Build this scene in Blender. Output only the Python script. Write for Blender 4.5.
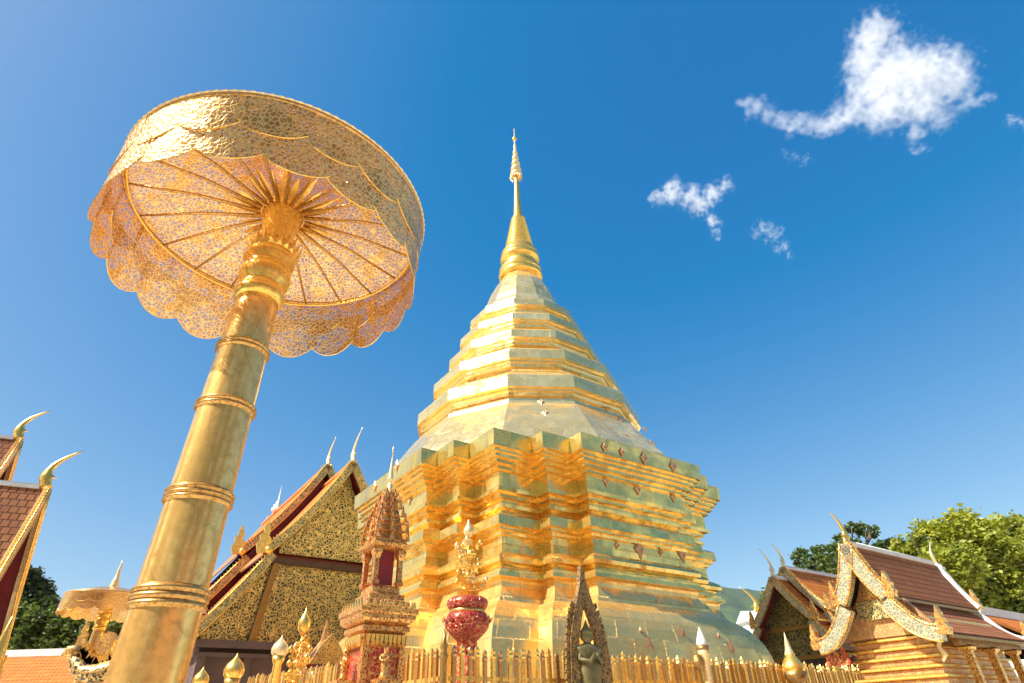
import bpy, math, random
import numpy as np
from mathutils import Vector
random.seed(7); rng = np.random.default_rng(7)
for o in list(bpy.data.objects): bpy.data.objects.remove(o)
SC = bpy.context.scene
COL = SC.collection
V = lambda *a: np.array(a if len(a) > 1 else a[0], float)
R = math.radians
# ---------------------------------------------------------------- camera
FPX, PITCH, ROLL, EYE = 587.0906, 0.5841, -0.0313, 1.5
Fw = V(0, math.cos(PITCH), math.sin(PITCH)); U0 = V(0, -math.sin(PITCH), math.cos(PITCH)); R0 = V(1, 0, 0)
Rt = R0*math.cos(ROLL) + U0*math.sin(ROLL); Up = -R0*math.sin(ROLL) + U0*math.cos(ROLL)
cam = bpy.data.cameras.new('camera'); camo = bpy.data.objects.new('camera', cam); COL.objects.link(camo)
cam.sensor_width = 36; cam.lens = FPX/1024*36; cam.clip_start = .05; cam.clip_end = 20000
from mathutils import Matrix
m = Matrix(((Rt[0], Up[0], -Fw[0], 0), (Rt[1], Up[1], -Fw[1], 0), (Rt[2], Up[2], -Fw[2], EYE), (0, 0, 0, 1)))
camo.matrix_world = m
SC.camera = camo
# ---------------------------------------------------------------- sky and sun
SUN_EL, SUN_AZ = 46, 242          # azimuth clockwise from +Y
w = bpy.data.worlds.new('World'); SC.world = w; w.use_nodes = True
nt = w.node_tree; nt.nodes.clear()
sky = nt.nodes.new('ShaderNodeTexSky'); sky.sky_type = 'NISHITA'; sky.sun_disc = False
sky.sun_elevation = R(SUN_EL); sky.sun_rotation = R(SUN_AZ)
sky.altitude = 1000; sky.air_density = 1.0; sky.dust_density = 2.6; sky.ozone_density = 3.5
# deep polarised blue: the three channels of the sky graded apart
sp = nt.nodes.new('ShaderNodeSeparateColor'); cb = nt.nodes.new('ShaderNodeCombineColor'); nt.links.new(sky.outputs[0], sp.inputs[0])
def wm(op, a, b):
    n = nt.nodes.new('ShaderNodeMath'); n.operation = op; nt.links.new(a, n.inputs[0]); n.inputs[1].default_value = b; return n.outputs[0]
nt.links.new(wm('MAXIMUM', wm('MULTIPLY', wm('SUBTRACT', sp.outputs[0], .66), 1.50), .09), cb.inputs[0])
nt.links.new(wm('MULTIPLY', sp.outputs[1], 1.10), cb.inputs[1])
nt.links.new(wm('MULTIPLY', wm('POWER', sp.outputs[2], .56), 2.05), cb.inputs[2])
bg = nt.nodes.new('ShaderNodeBackground'); bg.inputs['Strength'].default_value = .087
wo = nt.nodes.new('ShaderNodeOutputWorld')
nt.links.new(cb.outputs[0], bg.inputs[0]); nt.links.new(bg.outputs[0], wo.inputs[0])
sl = bpy.data.lights.new('sun', 'SUN'); sl.energy = 5.0; sl.angle = R(.53); sl.color = (1, .93, .80)
so = bpy.data.objects.new('sun', sl); COL.objects.link(so)
Lv = V(math.sin(R(SUN_AZ))*math.cos(R(SUN_EL)), math.cos(R(SUN_AZ))*math.cos(R(SUN_EL)), math.sin(R(SUN_EL)))
so.rotation_euler = Vector(Lv).to_track_quat('Z', 'Y').to_euler()
SC.view_settings.view_transform = 'Standard'; SC.view_settings.look = 'None'
SC.view_settings.exposure = 1.0; SC.view_settings.gamma = 1; SC.view_settings.use_curve_mapping = False
SC.render.engine = 'CYCLES'
cy = SC.cycles
cy.max_bounces = 10; cy.diffuse_bounces = 3; cy.glossy_bounces = 5; cy.transparent_max_bounces = 20; cy.volume_bounces = 4
cy.use_denoising = True; cy.sample_clamp_indirect = 6; cy.volume_step_rate = 1.5; cy.caustics_reflective = True

# ---------------------------------------------------------------- picture helpers: a ray through a pixel of the photo
def ray(x, y): return Fw*FPX + Rt*(x-512) + Up*(341.5-y)
def at(x, y, Y): d = ray(x, y); return d*Y/d[1] + V(0, 0, EYE)
def hit(x, y, P0, n): d = ray(x, y); o = V(0, 0, EYE); return o + d*(np.dot(V(P0)-o, n)/np.dot(d, n))
TH = -.9477                         # the temple grid
LX = V(math.cos(TH), math.sin(TH), 0); LY = V(-math.sin(TH), math.cos(TH), 0); Z = V(0, 0, 1)
C0 = V(.4701, 20, 0)
def loc(a, b, z=0): return C0 + a*LX + b*LY + Z*z

# ---------------------------------------------------------------- mesh helper
class MB:
    def __init__(s): s.v = []; s.f = []; s.uv = []; s.sm = []
    def add(s, vs, fs, uvs=None, smooth=False):
        b = len(s.v); s.v += [tuple(map(float, p)) for p in vs]
        for i, f in enumerate(fs):
            s.f.append([b+k for k in f]); s.uv.append(uvs[i] if uvs else None); s.sm.append(smooth)
    def box(s, c, X, Y, Zv):        # centre and three half vectors
        c, X, Y, Zv = V(c), V(X), V(Y), V(Zv)
        P = [c+a*X+b*Y+d*Zv for d in (-1, 1) for b in (-1, 1) for a in (-1, 1)]
        s.add(P, [(0, 2, 3, 1), (4, 5, 7, 6), (0, 1, 5, 4), (2, 6, 7, 3), (0, 4, 6, 2), (1, 3, 7, 5)])
    def rings(s, rings, closed=True, caps=True, smooth=False, uvs=None):
        n = len(rings[0]); vs = [p for r in rings for p in r]; fs = []; uu = []
        K = n if closed else n-1
        for i in range(len(rings)-1):
            for k in range(K):
                a, b = i*n+k, i*n+(k+1) % n
                fs.append((a, b, b+n, a+n))
                if uvs is not None:
                    U, W = uvs; uu.append([(U[k], W[i]), (U[k+1], W[i]), (U[k+1], W[i+1]), (U[k], W[i+1])])
        if caps and closed:
            fs.append(tuple(range(n))[::-1]); fs.append(tuple(range((len(rings)-1)*n, len(rings)*n)))
            if uvs is not None: uu += [[(0, 0)]*n, [(0, 0)]*n]
        s.add(vs, fs, uu if uvs is not None else None, smooth)
    def lathe(s, c, prof, seg=24, ph=0, smooth=True, sx=1, caps=True, uvs=False):
        c = V(c); A = ph + np.arange(seg)*2*math.pi/seg
        rg = [[c + V(r*math.cos(a)*sx, r*math.sin(a)*sx, z) for a in A] for r, z in prof]
        u = None
        if uvs:
            rm = max(r for r, z in prof); U = [k*2*math.pi*rm/seg for k in range(seg+1)]; W = [0]
            for i in range(1, len(prof)): W.append(W[-1]+math.hypot(prof[i][0]-prof[i-1][0], prof[i][1]-prof[i-1][1]))
            u = (U, W)
        s.rings(rg, smooth=smooth, caps=caps, uvs=u)
    def rect(s, c, X, Y, hx, hy, prof, caps=True):    # square loft: prof = (offset, z)
        c = V(c); rg = []
        for o, z in prof:
            rg.append([c+X*(hx+o)*a+Y*(hy+o)*b+Z*z for a, b in ((-1, -1), (1, -1), (1, 1), (-1, 1))])
        s.rings(rg, caps=caps)
    def tube(s, pts, rad, seg=8, flat=None, smooth=True):   # flat=(vector, factor) squashes the section along a direction
        pts = [V(p) for p in pts]; rg = []
        if np.isscalar(rad): rad = [rad]*len(pts)
        for i, p in enumerate(pts):
            t = pts[min(i+1, len(pts)-1)] - pts[max(i-1, 0)]; t = t/np.linalg.norm(t)
            a = flat[0] if flat is not None else (Z if abs(t[2]) < .9 else V(1, 0, 0))
            x = np.cross(t, a); x /= np.linalg.norm(x); y = np.cross(x, t); k = flat[1] if flat is not None else 1
            rg.append([p + rad[i]*(x*math.cos(q) + y*math.sin(q)*k) for q in np.arange(seg)*2*math.pi/seg])
        s.rings(rg, smooth=smooth)
    def prism(s, poly, N):           # planar polygon, extruded by vector N (centred)
        poly = [V(p) for p in poly]; n = len(poly); N = V(N)
        vs = [p-N/2 for p in poly] + [p+N/2 for p in poly]
        fs = [tuple(range(n))[::-1], tuple(range(n, 2*n))] + [(k, (k+1) % n, n+(k+1) % n, n+k) for k in range(n)]
        s.add(vs, fs)
    def build(s, name, mat, parent=None, fix=True):
        me = bpy.data.meshes.new(name)
        off = V(parent.matrix_world.translation) if parent is not None else V(0, 0, 0)
        if parent is not None and parent.parent is not None: off = V(0, 0, 0)
        o = bpy.data.objects.new(name, me); COL.objects.link(o)
        if parent is not None:
            o.parent = parent; off = V(root_of(parent)['_o']) if '_o' in root_of(parent) else V(0, 0, 0)
        me.from_pydata([tuple(V(p)-off) for p in s.v], [], s.f)
        if any(u is not None for u in s.uv):
            ul = me.uv_layers.new(name='UVMap'); k = 0; dat = []
            for f, u in zip(s.f, s.uv):
                dat += list(u) if u is not None else [(0, 0)]*len(f)
            ul.data.foreach_set('uv', [c for q in dat for c in q])
        if fix:
            import bmesh
            bm = bmesh.new(); bm.from_mesh(me); bmesh.ops.recalc_face_normals(bm, faces=bm.faces); bm.to_mesh(me); bm.free()
        if any(s.sm): me.polygons.foreach_set('use_smooth', s.sm)
        me.materials.append(mat)
        return o
def root_of(o):
    while o.parent is not None: o = o.parent
    return o
def thing(name, label, cat, p, group=None, kind=None):
    o = bpy.data.objects.new(name, None); COL.objects.link(o); o.location = tuple(p); o['_o'] = [float(c) for c in p]
    o['label'] = label; o['category'] = cat; o.empty_display_size = .2
    if group: o['group'] = group
    if kind: o['kind'] = kind
    return o
def tag(o, label, cat, group=None):
    o['label'] = label; o['category'] = cat
    if group: o['group'] = group
    return o
def copy_thing(r, p, label):
    def cp(o, par):
        c = o.copy(); COL.objects.link(c); c.parent = par
        for ch in list(o.children): cp(ch, c)
        return c
    c = cp(r, None); c.location = tuple(p); c['label'] = label
    return c

# ---------------------------------------------------------------- materials
class NT:
    def __init__(s, name):
        s.m = bpy.data.materials.new(name); s.m.use_nodes = True; s.t = s.m.node_tree; s.b = s.t.nodes['Principled BSDF']; s.out = s.t.nodes['Material Output']
        s.co = s.t.nodes.new('ShaderNodeTexCoord')
    def n(s, ty, **k):
        n = s.t.nodes.new(ty)
        for a, v in k.items():
            if a.startswith('i_'):
                key = a[2:]; key = int(key) if key.isdigit() else key.replace('_', ' ')
                if hasattr(v, 'bl_rna') or isinstance(v, bpy.types.NodeSocket): s.t.links.new(v, n.inputs[key])
                else: n.inputs[key].default_value = v
            else: setattr(n, a, v)
        return n
    def l(s, a, b): s.t.links.new(a, b)
    def set(s, k, v):
        if isinstance(v, bpy.types.NodeSocket): s.l(v, s.b.inputs[k])
        else: s.b.inputs[k].default_value = v
    def noise(s, sc, det=3, ro=.5, vec=None, dist=0):
        n = s.n('ShaderNodeTexNoise'); n.inputs['Scale'].default_value = sc; n.inputs['Detail'].default_value = det; n.inputs['Roughness'].default_value = ro; n.inputs['Distortion'].default_value = dist
        s.l(vec or s.co.outputs['Object'], n.inputs['Vector']); return n
    def voro(s, sc, feature='F1', vec=None, rnd=1):
        n = s.n('ShaderNodeTexVoronoi', feature=feature); n.inputs['Scale'].default_value = sc; n.inputs['Randomness'].default_value = rnd
        s.l(vec or s.co.outputs['Object'], n.inputs['Vector']); return n
    def ramp(s, fac, stops, interp='LINEAR'):
        n = s.n('ShaderNodeValToRGB'); s.l(fac, n.inputs[0]); n.color_ramp.interpolation = interp
        e = n.color_ramp.elements
        while len(e) > 1: e.remove(e[-1])
        e[0].position = stops[0][0]; e[0].color = c4(stops[0][1])
        for p, c in stops[1:]:
            q = e.new(p); q.color = c4(c)
        return n.outputs[0]
    def mix(s, fac, a, b, blend='MIX'):
        n = s.n('ShaderNodeMix', data_type='RGBA', blend_type=blend)
        for k, v in ((0, fac), (6, a), (7, b)):
            if isinstance(v, bpy.types.NodeSocket): s.l(v, n.inputs[k])
            else: n.inputs[k].default_value = c4(v) if k else v
        return n.outputs[2]
    def math(s, op, a, b=0):
        n = s.n('ShaderNodeMath', operation=op)
        for k, v in ((0, a), (1, b)):
            if isinstance(v, bpy.types.NodeSocket): s.l(v, n.inputs[k])
            else: n.inputs[k].default_value = v
        return n.outputs[0]
    def bump(s, h, dist, st=1, nrm=None):
        n = s.n('ShaderNodeBump'); n.inputs['Distance'].default_value = dist; n.inputs['Strength'].default_value = st
        s.l(h, n.inputs['Height'])
        if nrm is not None: s.l(nrm, n.inputs['Normal'])
        s.l(n.outputs[0], s.b.inputs['Normal']); return n.outputs[0]
def c4(c):
    if np.isscalar(c): return (c, c, c, 1)
    return tuple(c) + (1,) if len(c) == 3 else tuple(c)

GOLD = (.95, .62, .20)
def gold(name, base=GOLD, rough=.25, wob=.03, wscale=2.5, fine=.002, fscale=60, dirt=.25, sheets=None, dark=(.30, .14, .04), metal=.75):
    t = NT(name)
    n1 = t.noise(wscale, 2); n2 = t.noise(wscale*6, 4, .6); n3 = t.noise(fscale, 3)
    col = t.mix(t.ramp(n2.outputs[0], [(.42, 0), (.75, dirt)]), base, dark)
    h = t.math('MULTIPLY', n1.outputs[0], wob); ro = t.ramp(n2.outputs[0], [(.3, rough*.75), (.7, rough*1.5)])
    h = t.math('ADD', h, t.math('MULTIPLY', n3.outputs[0], fine))
    if sheets:
        br = t.n('ShaderNodeTexBrick'); t.l(t.co.outputs['UV'], br.inputs['Vector'])
        br.inputs['Scale'].default_value = 1; br.inputs['Brick Width'].default_value = sheets[0]; br.inputs['Row Height'].default_value = sheets[1]
        br.inputs['Mortar Size'].default_value = .009; br.inputs['Mortar Smooth'].default_value = .3
        br.inputs['Color1'].default_value = (0, 0, 0, 1); br.inputs['Color2'].default_value = (1, 1, 1, 1); br.inputs['Mortar'].default_value = (.5, .5, .5, 1)
        col = t.mix(t.math('MULTIPLY', br.outputs['Fac'], .6), col, dark)
        tone = t.ramp(br.outputs['Color'], [(0, (base[0]*.85, base[1]*.76, base[2]*.6)), (.5, (base[0]*.95, base[1]*.9, base[2]*.85)), (1, base)])
        col = t.mix(.65, col, tone)
        # each sheet lies at its own slight tilt: a ramp across the wobble field, offset per sheet
        of = t.n('ShaderNodeVectorMath', operation='MULTIPLY_ADD'); t.l(br.outputs['Color'], of.inputs[0]); of.inputs[1].default_value = (17, 31, 11)
        t.l(t.co.outputs['Object'], of.inputs[2])
        n4 = t.noise(.9, 1, vec=of.outputs[0]); h = t.math('ADD', h, t.math('MULTIPLY', n4.outputs[0], wob*1.5))
        h = t.math('SUBTRACT', h, t.math('MULTIPLY', br.outputs['Fac'], .004))
    t.set('Base Color', col); t.set('Metallic', metal); t.set('Roughness', ro); t.bump(h, 1.0)
    return t.m
M = {}
M['gold_sheet'] = gold('gold sheet', (1.0, .71, .22), .21, .09, 1.1, .0001, 40, .25, (.85, .42), metal=.84, dark=(.5, .26, .07))
M['sheet_pale'] = gold('pale silvery gilt sheets', (1.0, .78, .36), .20, .07, 1.1, .0001, 40, .2, (.85, .42), metal=.76, dark=(.6, .4, .18))
M['base_gilt'] = gold('dusty gilt base sheets', (.98, .68, .24), .27, .07, 1.1, .0002, 40, .4, (.85, .42), metal=.70, dark=(.4, .22, .08))
M['gold'] = gold('polished gold', (.98, .63, .15), .25, .012, 5, .0008, 50, .4, metal=.8)
M['gold_pole'] = gold('rubbed gold', (.96, .60, .19), .20, .006, 3.0, .0004, 70, .65, None, (.40, .19, .05), metal=.66)
def cracks(m_):
    nt_ = m_.node_tree; b_ = nt_.nodes['Principled BSDF']; l_ = [q for q in nt_.links if q.to_socket == b_.inputs['Base Color']][0].from_socket
    co_ = nt_.nodes.new('ShaderNodeTexCoord'); mp = nt_.nodes.new('ShaderNodeMapping'); mp.inputs['Scale'].default_value = (1, 1, .28); nt_.links.new(co_.outputs['Object'], mp.inputs[0])
    nz_ = nt_.nodes.new('ShaderNodeTexNoise'); nz_.inputs['Scale'].default_value = 9; nt_.links.new(mp.outputs[0], nz_.inputs[0])
    ad_ = nt_.nodes.new('ShaderNodeVectorMath'); ad_.operation = 'MULTIPLY_ADD'; nt_.links.new(nz_.outputs['Color'], ad_.inputs[0]); ad_.inputs[1].default_value = (.06, .06, .06); nt_.links.new(mp.outputs[0], ad_.inputs[2])
    vo = nt_.nodes.new('ShaderNodeTexVoronoi'); vo.feature = 'DISTANCE_TO_EDGE'; vo.inputs['Scale'].default_value = 5; nt_.links.new(ad_.outputs[0], vo.inputs['Vector'])
    rp = nt_.nodes.new('ShaderNodeValToRGB'); rp.color_ramp.elements[0].position = .003; rp.color_ramp.elements[0].color = (.28, .28, .28, 1); rp.color_ramp.elements[1].position = .014; rp.color_ramp.elements[1].color = (0, 0, 0, 1); nt_.links.new(vo.outputs[0], rp.inputs[0])
    mx_ = nt_.nodes.new('ShaderNodeMix'); mx_.data_type = 'RGBA'; nt_.links.new(rp.outputs[0], mx_.inputs[0]); nt_.links.new(l_, mx_.inputs[6]); mx_.inputs[7].default_value = (.25, .12, .04, 1); nt_.links.new(mx_.outputs[2], b_.inputs['Base Color'])
cracks(M['gold_pole'])
M['gold_ring'] = gold('tarnished gold moulding', (.72, .42, .13), .28, .002, 9, .0006, 90, .8, None, (.15, .06, .03))
M['gold_dark'] = gold('dull old gold', (.42, .25, .08), .4, .02, 8, .004, 40, .8, None, (.06, .03, .015))
M['gold_pale'] = gold('pale silver gilt', (.92, .70, .36), .26, .01, 6, .001, 60, .2, metal=.5)
M['medallion'] = gold('copper gold rosette', (.70, .42, .20), .35, .01, 20, .003, 90, .6, None, (.2, .08, .04))

def lace():
    t = NT('pierced gold lace'); nz = t.noise(14, 2)
    ad = t.n('ShaderNodeVectorMath', operation='MULTIPLY_ADD'); t.l(nz.outputs['Color'], ad.inputs[0]); ad.inputs[1].default_value = (.05, .05, .05); t.l(t.co.outputs['Object'], ad.inputs[2])
    v1 = t.voro(36, 'DISTANCE_TO_EDGE', ad.outputs[0]); v2 = t.voro(95, 'DISTANCE_TO_EDGE', ad.outputs[0]); v3 = t.voro(9, 'DISTANCE_TO_EDGE'); v4 = t.voro(36, 'F1', ad.outputs[0])
    n = t.noise(6, 3)
    net = t.math('GREATER_THAN', v1.outputs['Distance'], .10); fine = t.math('GREATER_THAN', v2.outputs['Distance'], .13)
    bud = t.math('GREATER_THAN', v4.outputs['Distance'], .22); dense = t.math('LESS_THAN', n.outputs[0], .60); seam = t.math('GREATER_THAN', v3.outputs['Distance'], .02)
    hole = t.math('MULTIPLY', t.math('MULTIPLY', net, fine), t.math('MULTIPLY', t.math('MULTIPLY', bud, dense), seam))
    th = t.math('MINIMUM', v1.outputs['Distance'], .12)
    t.set('Base Color', t.mix(net, (.95, .66, .28), (.55, .31, .11))); t.set('Metallic', .88); t.set('Roughness', .30)
    t.bump(t.math('MULTIPLY', th, -1.0), .011, .6)
    tr = t.n('ShaderNodeBsdfTransparent'); mx = t.n('ShaderNodeMixShader')
    tl = t.n('ShaderNodeBsdfTranslucent'); tl.inputs[0].default_value = (.75, .36, .10, 1)
    m2 = t.n('ShaderNodeMixShader'); m2.inputs[0].default_value = .10; t.l(t.b.outputs[0], m2.inputs[1]); t.l(tl.outputs[0], m2.inputs[2])
    t.l(hole, mx.inputs[0]); t.l(m2.outputs[0], mx.inputs[1]); t.l(tr.outputs[0], mx.inputs[2]); t.l(mx.outputs[0], t.out.inputs[0])
    return t.m
M['lace'] = lace()
def carved(name, scale, bg_, fg=(.80, .52, .18), thr=.11, metal=.8, rough=.38, swirl=1.6):
    t = NT(name); nz = t.noise(scale*.8, 2)
    ad = t.n('ShaderNodeVectorMath', operation='MULTIPLY_ADD'); t.l(nz.outputs['Color'], ad.inputs[0]); ad.inputs[1].default_value = (swirl/scale,)*3; t.l(t.co.outputs['Object'], ad.inputs[2])
    v = t.voro(scale, 'DISTANCE_TO_EDGE', ad.outputs[0]); v2 = t.voro(scale*2.3, 'F1', ad.outputs[0])
    k = t.ramp(v.outputs['Distance'], [(thr, 1), (thr+.06, 0)]); k2 = t.ramp(v2.outputs['Distance'], [(.28, 1), (.36, 0)])
    f = t.math('MAXIMUM', k, k2)
    n2 = t.noise(scale*.4, 3)
    fgc = t.ramp(n2.outputs[0], [(.3, tuple(.6*c for c in fg)), (.65, fg)])
    t.set('Base Color', t.mix(f, bg_, fgc)); t.set('Metallic', t.math('MULTIPLY', f, metal)); t.set('Roughness', rough)
    t.bump(f, .12/scale, 1)
    return t.m
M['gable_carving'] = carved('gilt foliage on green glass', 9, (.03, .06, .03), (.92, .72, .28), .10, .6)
M['gable_carving_shaded'] = carved('gilt foliage with painted shade', 9, (.02, .03, .02), (.35, .28, .10), .10, .5)  # darker copy of the gable carving, the gable's shade put into its colours
M['shrine_carving'] = carved('gilt carving on pink ground', 21, (.55, .20, .10), (.90, .58, .22), .10, .6)
M['gold_carved'] = carved('carved gilt', 18, (.34, .10, .03), (1.0, .66, .20), .15, .85, .34)
M['red_carved'] = carved('gilt motifs on red lacquer', 15, (.45, .02, .025), (.88, .55, .20), .035, .8)
M['red_pot'] = carved('gilt petals on red glass', 12, (.32, .008, .014), (.75, .30, .14), .03, .6, .25, .3)
M['scale_board'] = carved('naga scales of mirror glass', 19, (.16, .22, .20), (.90, .74, .44), .09, .6, .3, .2)
M['scale_board_green'] = carved('green glass bargeboard', 9, (.12, .17, .10), (.80, .62, .24), .10, .5, .35, .2)
def tiles(name, c1, c2, c3, w=.16, h=.22):
    t = NT(name); br = t.n('ShaderNodeTexBrick'); t.l(t.co.outputs['UV'], br.inputs['Vector']); br.inputs['Scale'].default_value = 1
    br.inputs['Brick Width'].default_value = w; br.inputs['Row Height'].default_value = h; br.inputs['Mortar Size'].default_value = .012; br.inputs['Mortar Smooth'].default_value = .5
    br.inputs['Color1'].default_value = c4(c1); br.inputs['Color2'].default_value = c4(c2); br.inputs['Mortar'].default_value = c4(tuple(.25*c for c in c1))
    n = t.noise(3, 5, .6); n2 = t.noise(25, 2)
    col = t.mix(t.ramp(n.outputs[0], [(.4, 0), (.7, .6)]), br.outputs[0], c3)
    t.set('Base Color', t.mix(t.ramp(n2.outputs[0], [(.55, 0), (.8, .3)]), col, tuple(.4*c for c in c1))); t.set('Roughness', .8); t.set('Specular IOR Level', .25)
    # each row laps over the next: saw-tooth height along v
    sx = t.n('ShaderNodeSeparateXYZ'); t.l(t.co.outputs['UV'], sx.inputs[0])
    saw = t.math('FRACT', t.math('DIVIDE', sx.outputs[1], h))
    t.bump(t.math('ADD', t.math('MULTIPLY', saw, .03), t.math('MULTIPLY', br.outputs['Fac'], -.02)), 1.0)
    return t.m
M['tile_orange'] = tiles('orange glazed tiles', (.74, .20, .035), (.60, .14, .03), (.42, .10, .03))
M['tile_yellow'] = tiles('yellow orange tiles', (.62, .20, .03), (.50, .15, .025), (.36, .11, .03))
M['tile_brown'] = tiles('weathered brown tiles', (.34, .12, .05), (.42, .17, .07), (.22, .09, .05), .11, .13)
def plain(name, col, rough=.6, var=.3, sc=4, metal=0, bump=.004, col2=None):
    t = NT(name); n = t.noise(sc, 5, .6); n2 = t.noise(sc*8, 3)
    d = col2 or tuple(c*(1-var) for c in col)
    c = t.mix(t.ramp(n.outputs[0], [(.35, 0), (.68, 1)]), col, d)
    t.set('Base Color', c); t.set('Roughness', rough); t.set('Metallic', metal); t.bump(n2.outputs[0], bump)
    return t.m
M['arch_gilt'] = carved('old dark gilt arch carving', 15, (.07, .035, .012), (.42, .25, .08), .10, .5, .45)
M['tower_gilt'] = carved('gilt and red tower carving', 24, (.32, .06, .025), (.98, .56, .16), .125, .8, .36)
M['orange_plain'] = plain('orange ridge tiles', (.66, .18, .04), .7)
M['floral_small'] = carved('small gilt foliage on green glass', 20, (.04, .08, .05), (.85, .62, .25), .10, .6)
M['naga_dark'] = carved('dark gilt naga scales', 7, (.05, .04, .03), (.80, .52, .18), .10, .7)
M['red_wood'] = plain('deep red paint', (.25, .018, .022), .45, .4)
M['red_paint'] = plain('bright red paint', (.60, .03, .03), .4, .4)
M['purple_wall'] = plain('weathered purple brown stone', (.13, .085, .085), .7, .4, 1.5)
M['white_plaster'] = plain('white lime plaster', (.78, .77, .74), .7, .2, 3)
M['marble'] = plain('pale marble paving', (.68, .61, .48), .45, .2, .6)
M['dark_wood'] = plain('dark brown timber', (.10, .045, .025), .6, .4)
M['bark'] = plain('tree bark', (.14, .10, .07), .9, .4, 6, bump=.02)
M['statue'] = plain('old green gilt bronze', (.24, .20, .08), .5, .5, 9, .5)
M['glass_dark'] = plain('shadowed doorway paint', (.05, .02, .02), .5, .3)
def leafmat(name, a, b):
    t = NT(name); n = t.noise(.35, 3); g = t.n('ShaderNodeNewGeometry')
    c = t.mix(t.ramp(n.outputs[0], [(.35, 0), (.65, 1)]), a, b)
    c = t.mix(t.math('MULTIPLY', g.outputs['Random Per Island'], .45), c, tuple(.35*q for q in b)); t.set('Base Color', c); t.set('Roughness', .55)
    tl = t.n('ShaderNodeBsdfTranslucent'); t.l(t.mix(1.0, c, (1.0, 1.1, .5), 'MULTIPLY'), tl.inputs[0]); mx = t.n('ShaderNodeMixShader'); mx.inputs[0].default_value = .35
    t.l(t.b.outputs[0], mx.inputs[1]); t.l(tl.outputs[0], mx.inputs[2]); t.l(mx.outputs[0], t.out.inputs[0])
    return t.m
M['leaf_bright'] = leafmat('sunny yellow green leaves', (.42, .42, .035), (.20, .25, .025))
M['leaf_mid'] = leafmat('mid green leaves', (.09, .15, .03), (.14, .18, .035))
M['leaf_dark'] = leafmat('dark green leaves', (.05, .08, .025), (.08, .11, .03))
M['forest'] = plain('forested slope with haze tint', (.030, .055, .045), .95, .6, .06, 0, .5, (.06, .10, .04))  # distance haze is put into the colour as a bluish cast

# ---------------------------------------------------------------- ground and hills
mb = MB(); S = 3000; mb.add([(-S, -S, 0), (S, -S, 0), (S, S, 0), (-S, S, 0)], [(0, 1, 2, 3)])
g = mb.build('ground', M['marble']); g['kind'] = 'structure'; g['label'] = 'pale marble terrace ground'
mb = MB(); N, K = 160, 40; vs = []
for j in range(K):
    for i in range(N):
        u = i/(N-1); x = -700+1700*u; y = 430 + 420*j/(K-1)
        ridge = 101 + 14*math.sin(x*.011+.6) + 9*math.sin(x*.037+1) + 5*math.sin(x*.09) + 60*max(0, (-x-150)/600)*0
        h = ridge*math.sin(math.pi*min(1, (j/(K-1))*1.0))**.7 + rng.normal()*2.2
        vs.append((x, y, max(-2, h)))
mb.add(vs, [(j*N+i, j*N+i+1, (j+1)*N+i+1, (j+1)*N+i) for j in range(K-1) for i in range(N-1)], smooth=True)
g = mb.build('hills', M['forest']); g['kind'] = 'structure'

# ---------------------------------------------------------------- the great stupa
A_, W0_, S_, M_ = 5.4175, 2.3416, .4875, .9046
CC = A_-2*S_; W1_ = W0_+M_
def redent(o, z):
    q = [(A_, W0_), (A_-S_, W0_), (A_-S_, W1_), (CC, W1_), (CC, CC), (W1_, CC), (W1_, A_-S_), (W0_, A_-S_), (W0_, A_)]
    pts = []
    for k in range(4):
        for a, b in q:
            a, b = a+o, b+o
            for _ in range(k): a, b = -b, a
            pts.append(loc(a, b, z))
    return pts
chedi = thing('stupa', 'towering golden stupa with stepped square body and tall tapering spire', 'stupa', C0)
body_prof = [(.0, 6.5), (-.02, 6.05), (-.10, 6.03), (-.10, 5.95), (-.17, 5.93), (-.17, 5.84), (-.26, 5.82), (-.26, 5.72), (-.36, 5.69), (-.36, 5.60), (-.46, 5.57),
             (-.47, 5.18), (-.40, 5.16), (-.41, 5.06), (-.54, 5.03), (-.54, 4.94), (-.66, 4.92), (-.66, 4.82), (-.56, 4.79), (-.57, 4.70), (-.68, 4.68), (-.66, 4.58), (-.50, 4.52), (-.40, 4.45),
             (-.38, 4.20), (-.47, 4.18), (-.47, 4.11), (-.56, 4.09), (-.57, 4.02), (-.64, 4.0), (-.64, 3.80), (-.625, 3.79), (-.625, 3.62), (-.56, 3.60), (-.50, 3.56), (-.42, 3.50), (-.39, 3.43), (-.41, 3.34), (-.52, 3.31), (-.56, 3.26),
             (-.55, 3.20), (-.45, 3.18), (-.45, 3.12), (-.37, 3.09), (-.36, 3.0), (-.50, 2.97), (-.52, 2.90), (-.52, 2.80), (-.44, 2.62), (-.42, 2.55), (-.36, 2.53), (-.35, 2.46), (-.24, 2.42), (-.06, 2.25), (.08, 2.06), (.2, 1.84), (.29, 1.55), (.34, 1.2), (.42, .5), (.5, -.6), (.5, -1.5)]
def chunk(z0, z1):
    return [(o, z+EYE) for o, z in body_prof if z0-1e-6 <= z <= z1+1e-6]
def perim(n=36):
    P = redent(0, 0); U = [0]
    for k in range(36): U.append(U[-1]+float(np.linalg.norm(P[(k+1) % 36]-P[k])))
    return U
PU = perim()
for nm, z1, z0 in (('upper_cornice', 6.5, 4.45), ('body', 4.45, 2.97), ('base', 2.97, -1.5)):
    pr = chunk(z0, z1); mb = MB(); Wv = [0]
    for i in range(1, len(pr)): Wv.append(Wv[-1]+math.hypot(pr[i][0]-pr[i-1][0], pr[i][1]-pr[i-1][1]))
    mb.rings([redent(o, z) for o, z in pr], uvs=(PU, Wv), caps=True)
    mb.build(nm, M['base_gilt' if nm == 'base' else 'gold_sheet'], chedi)
PH = TH + math.pi/12
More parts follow.
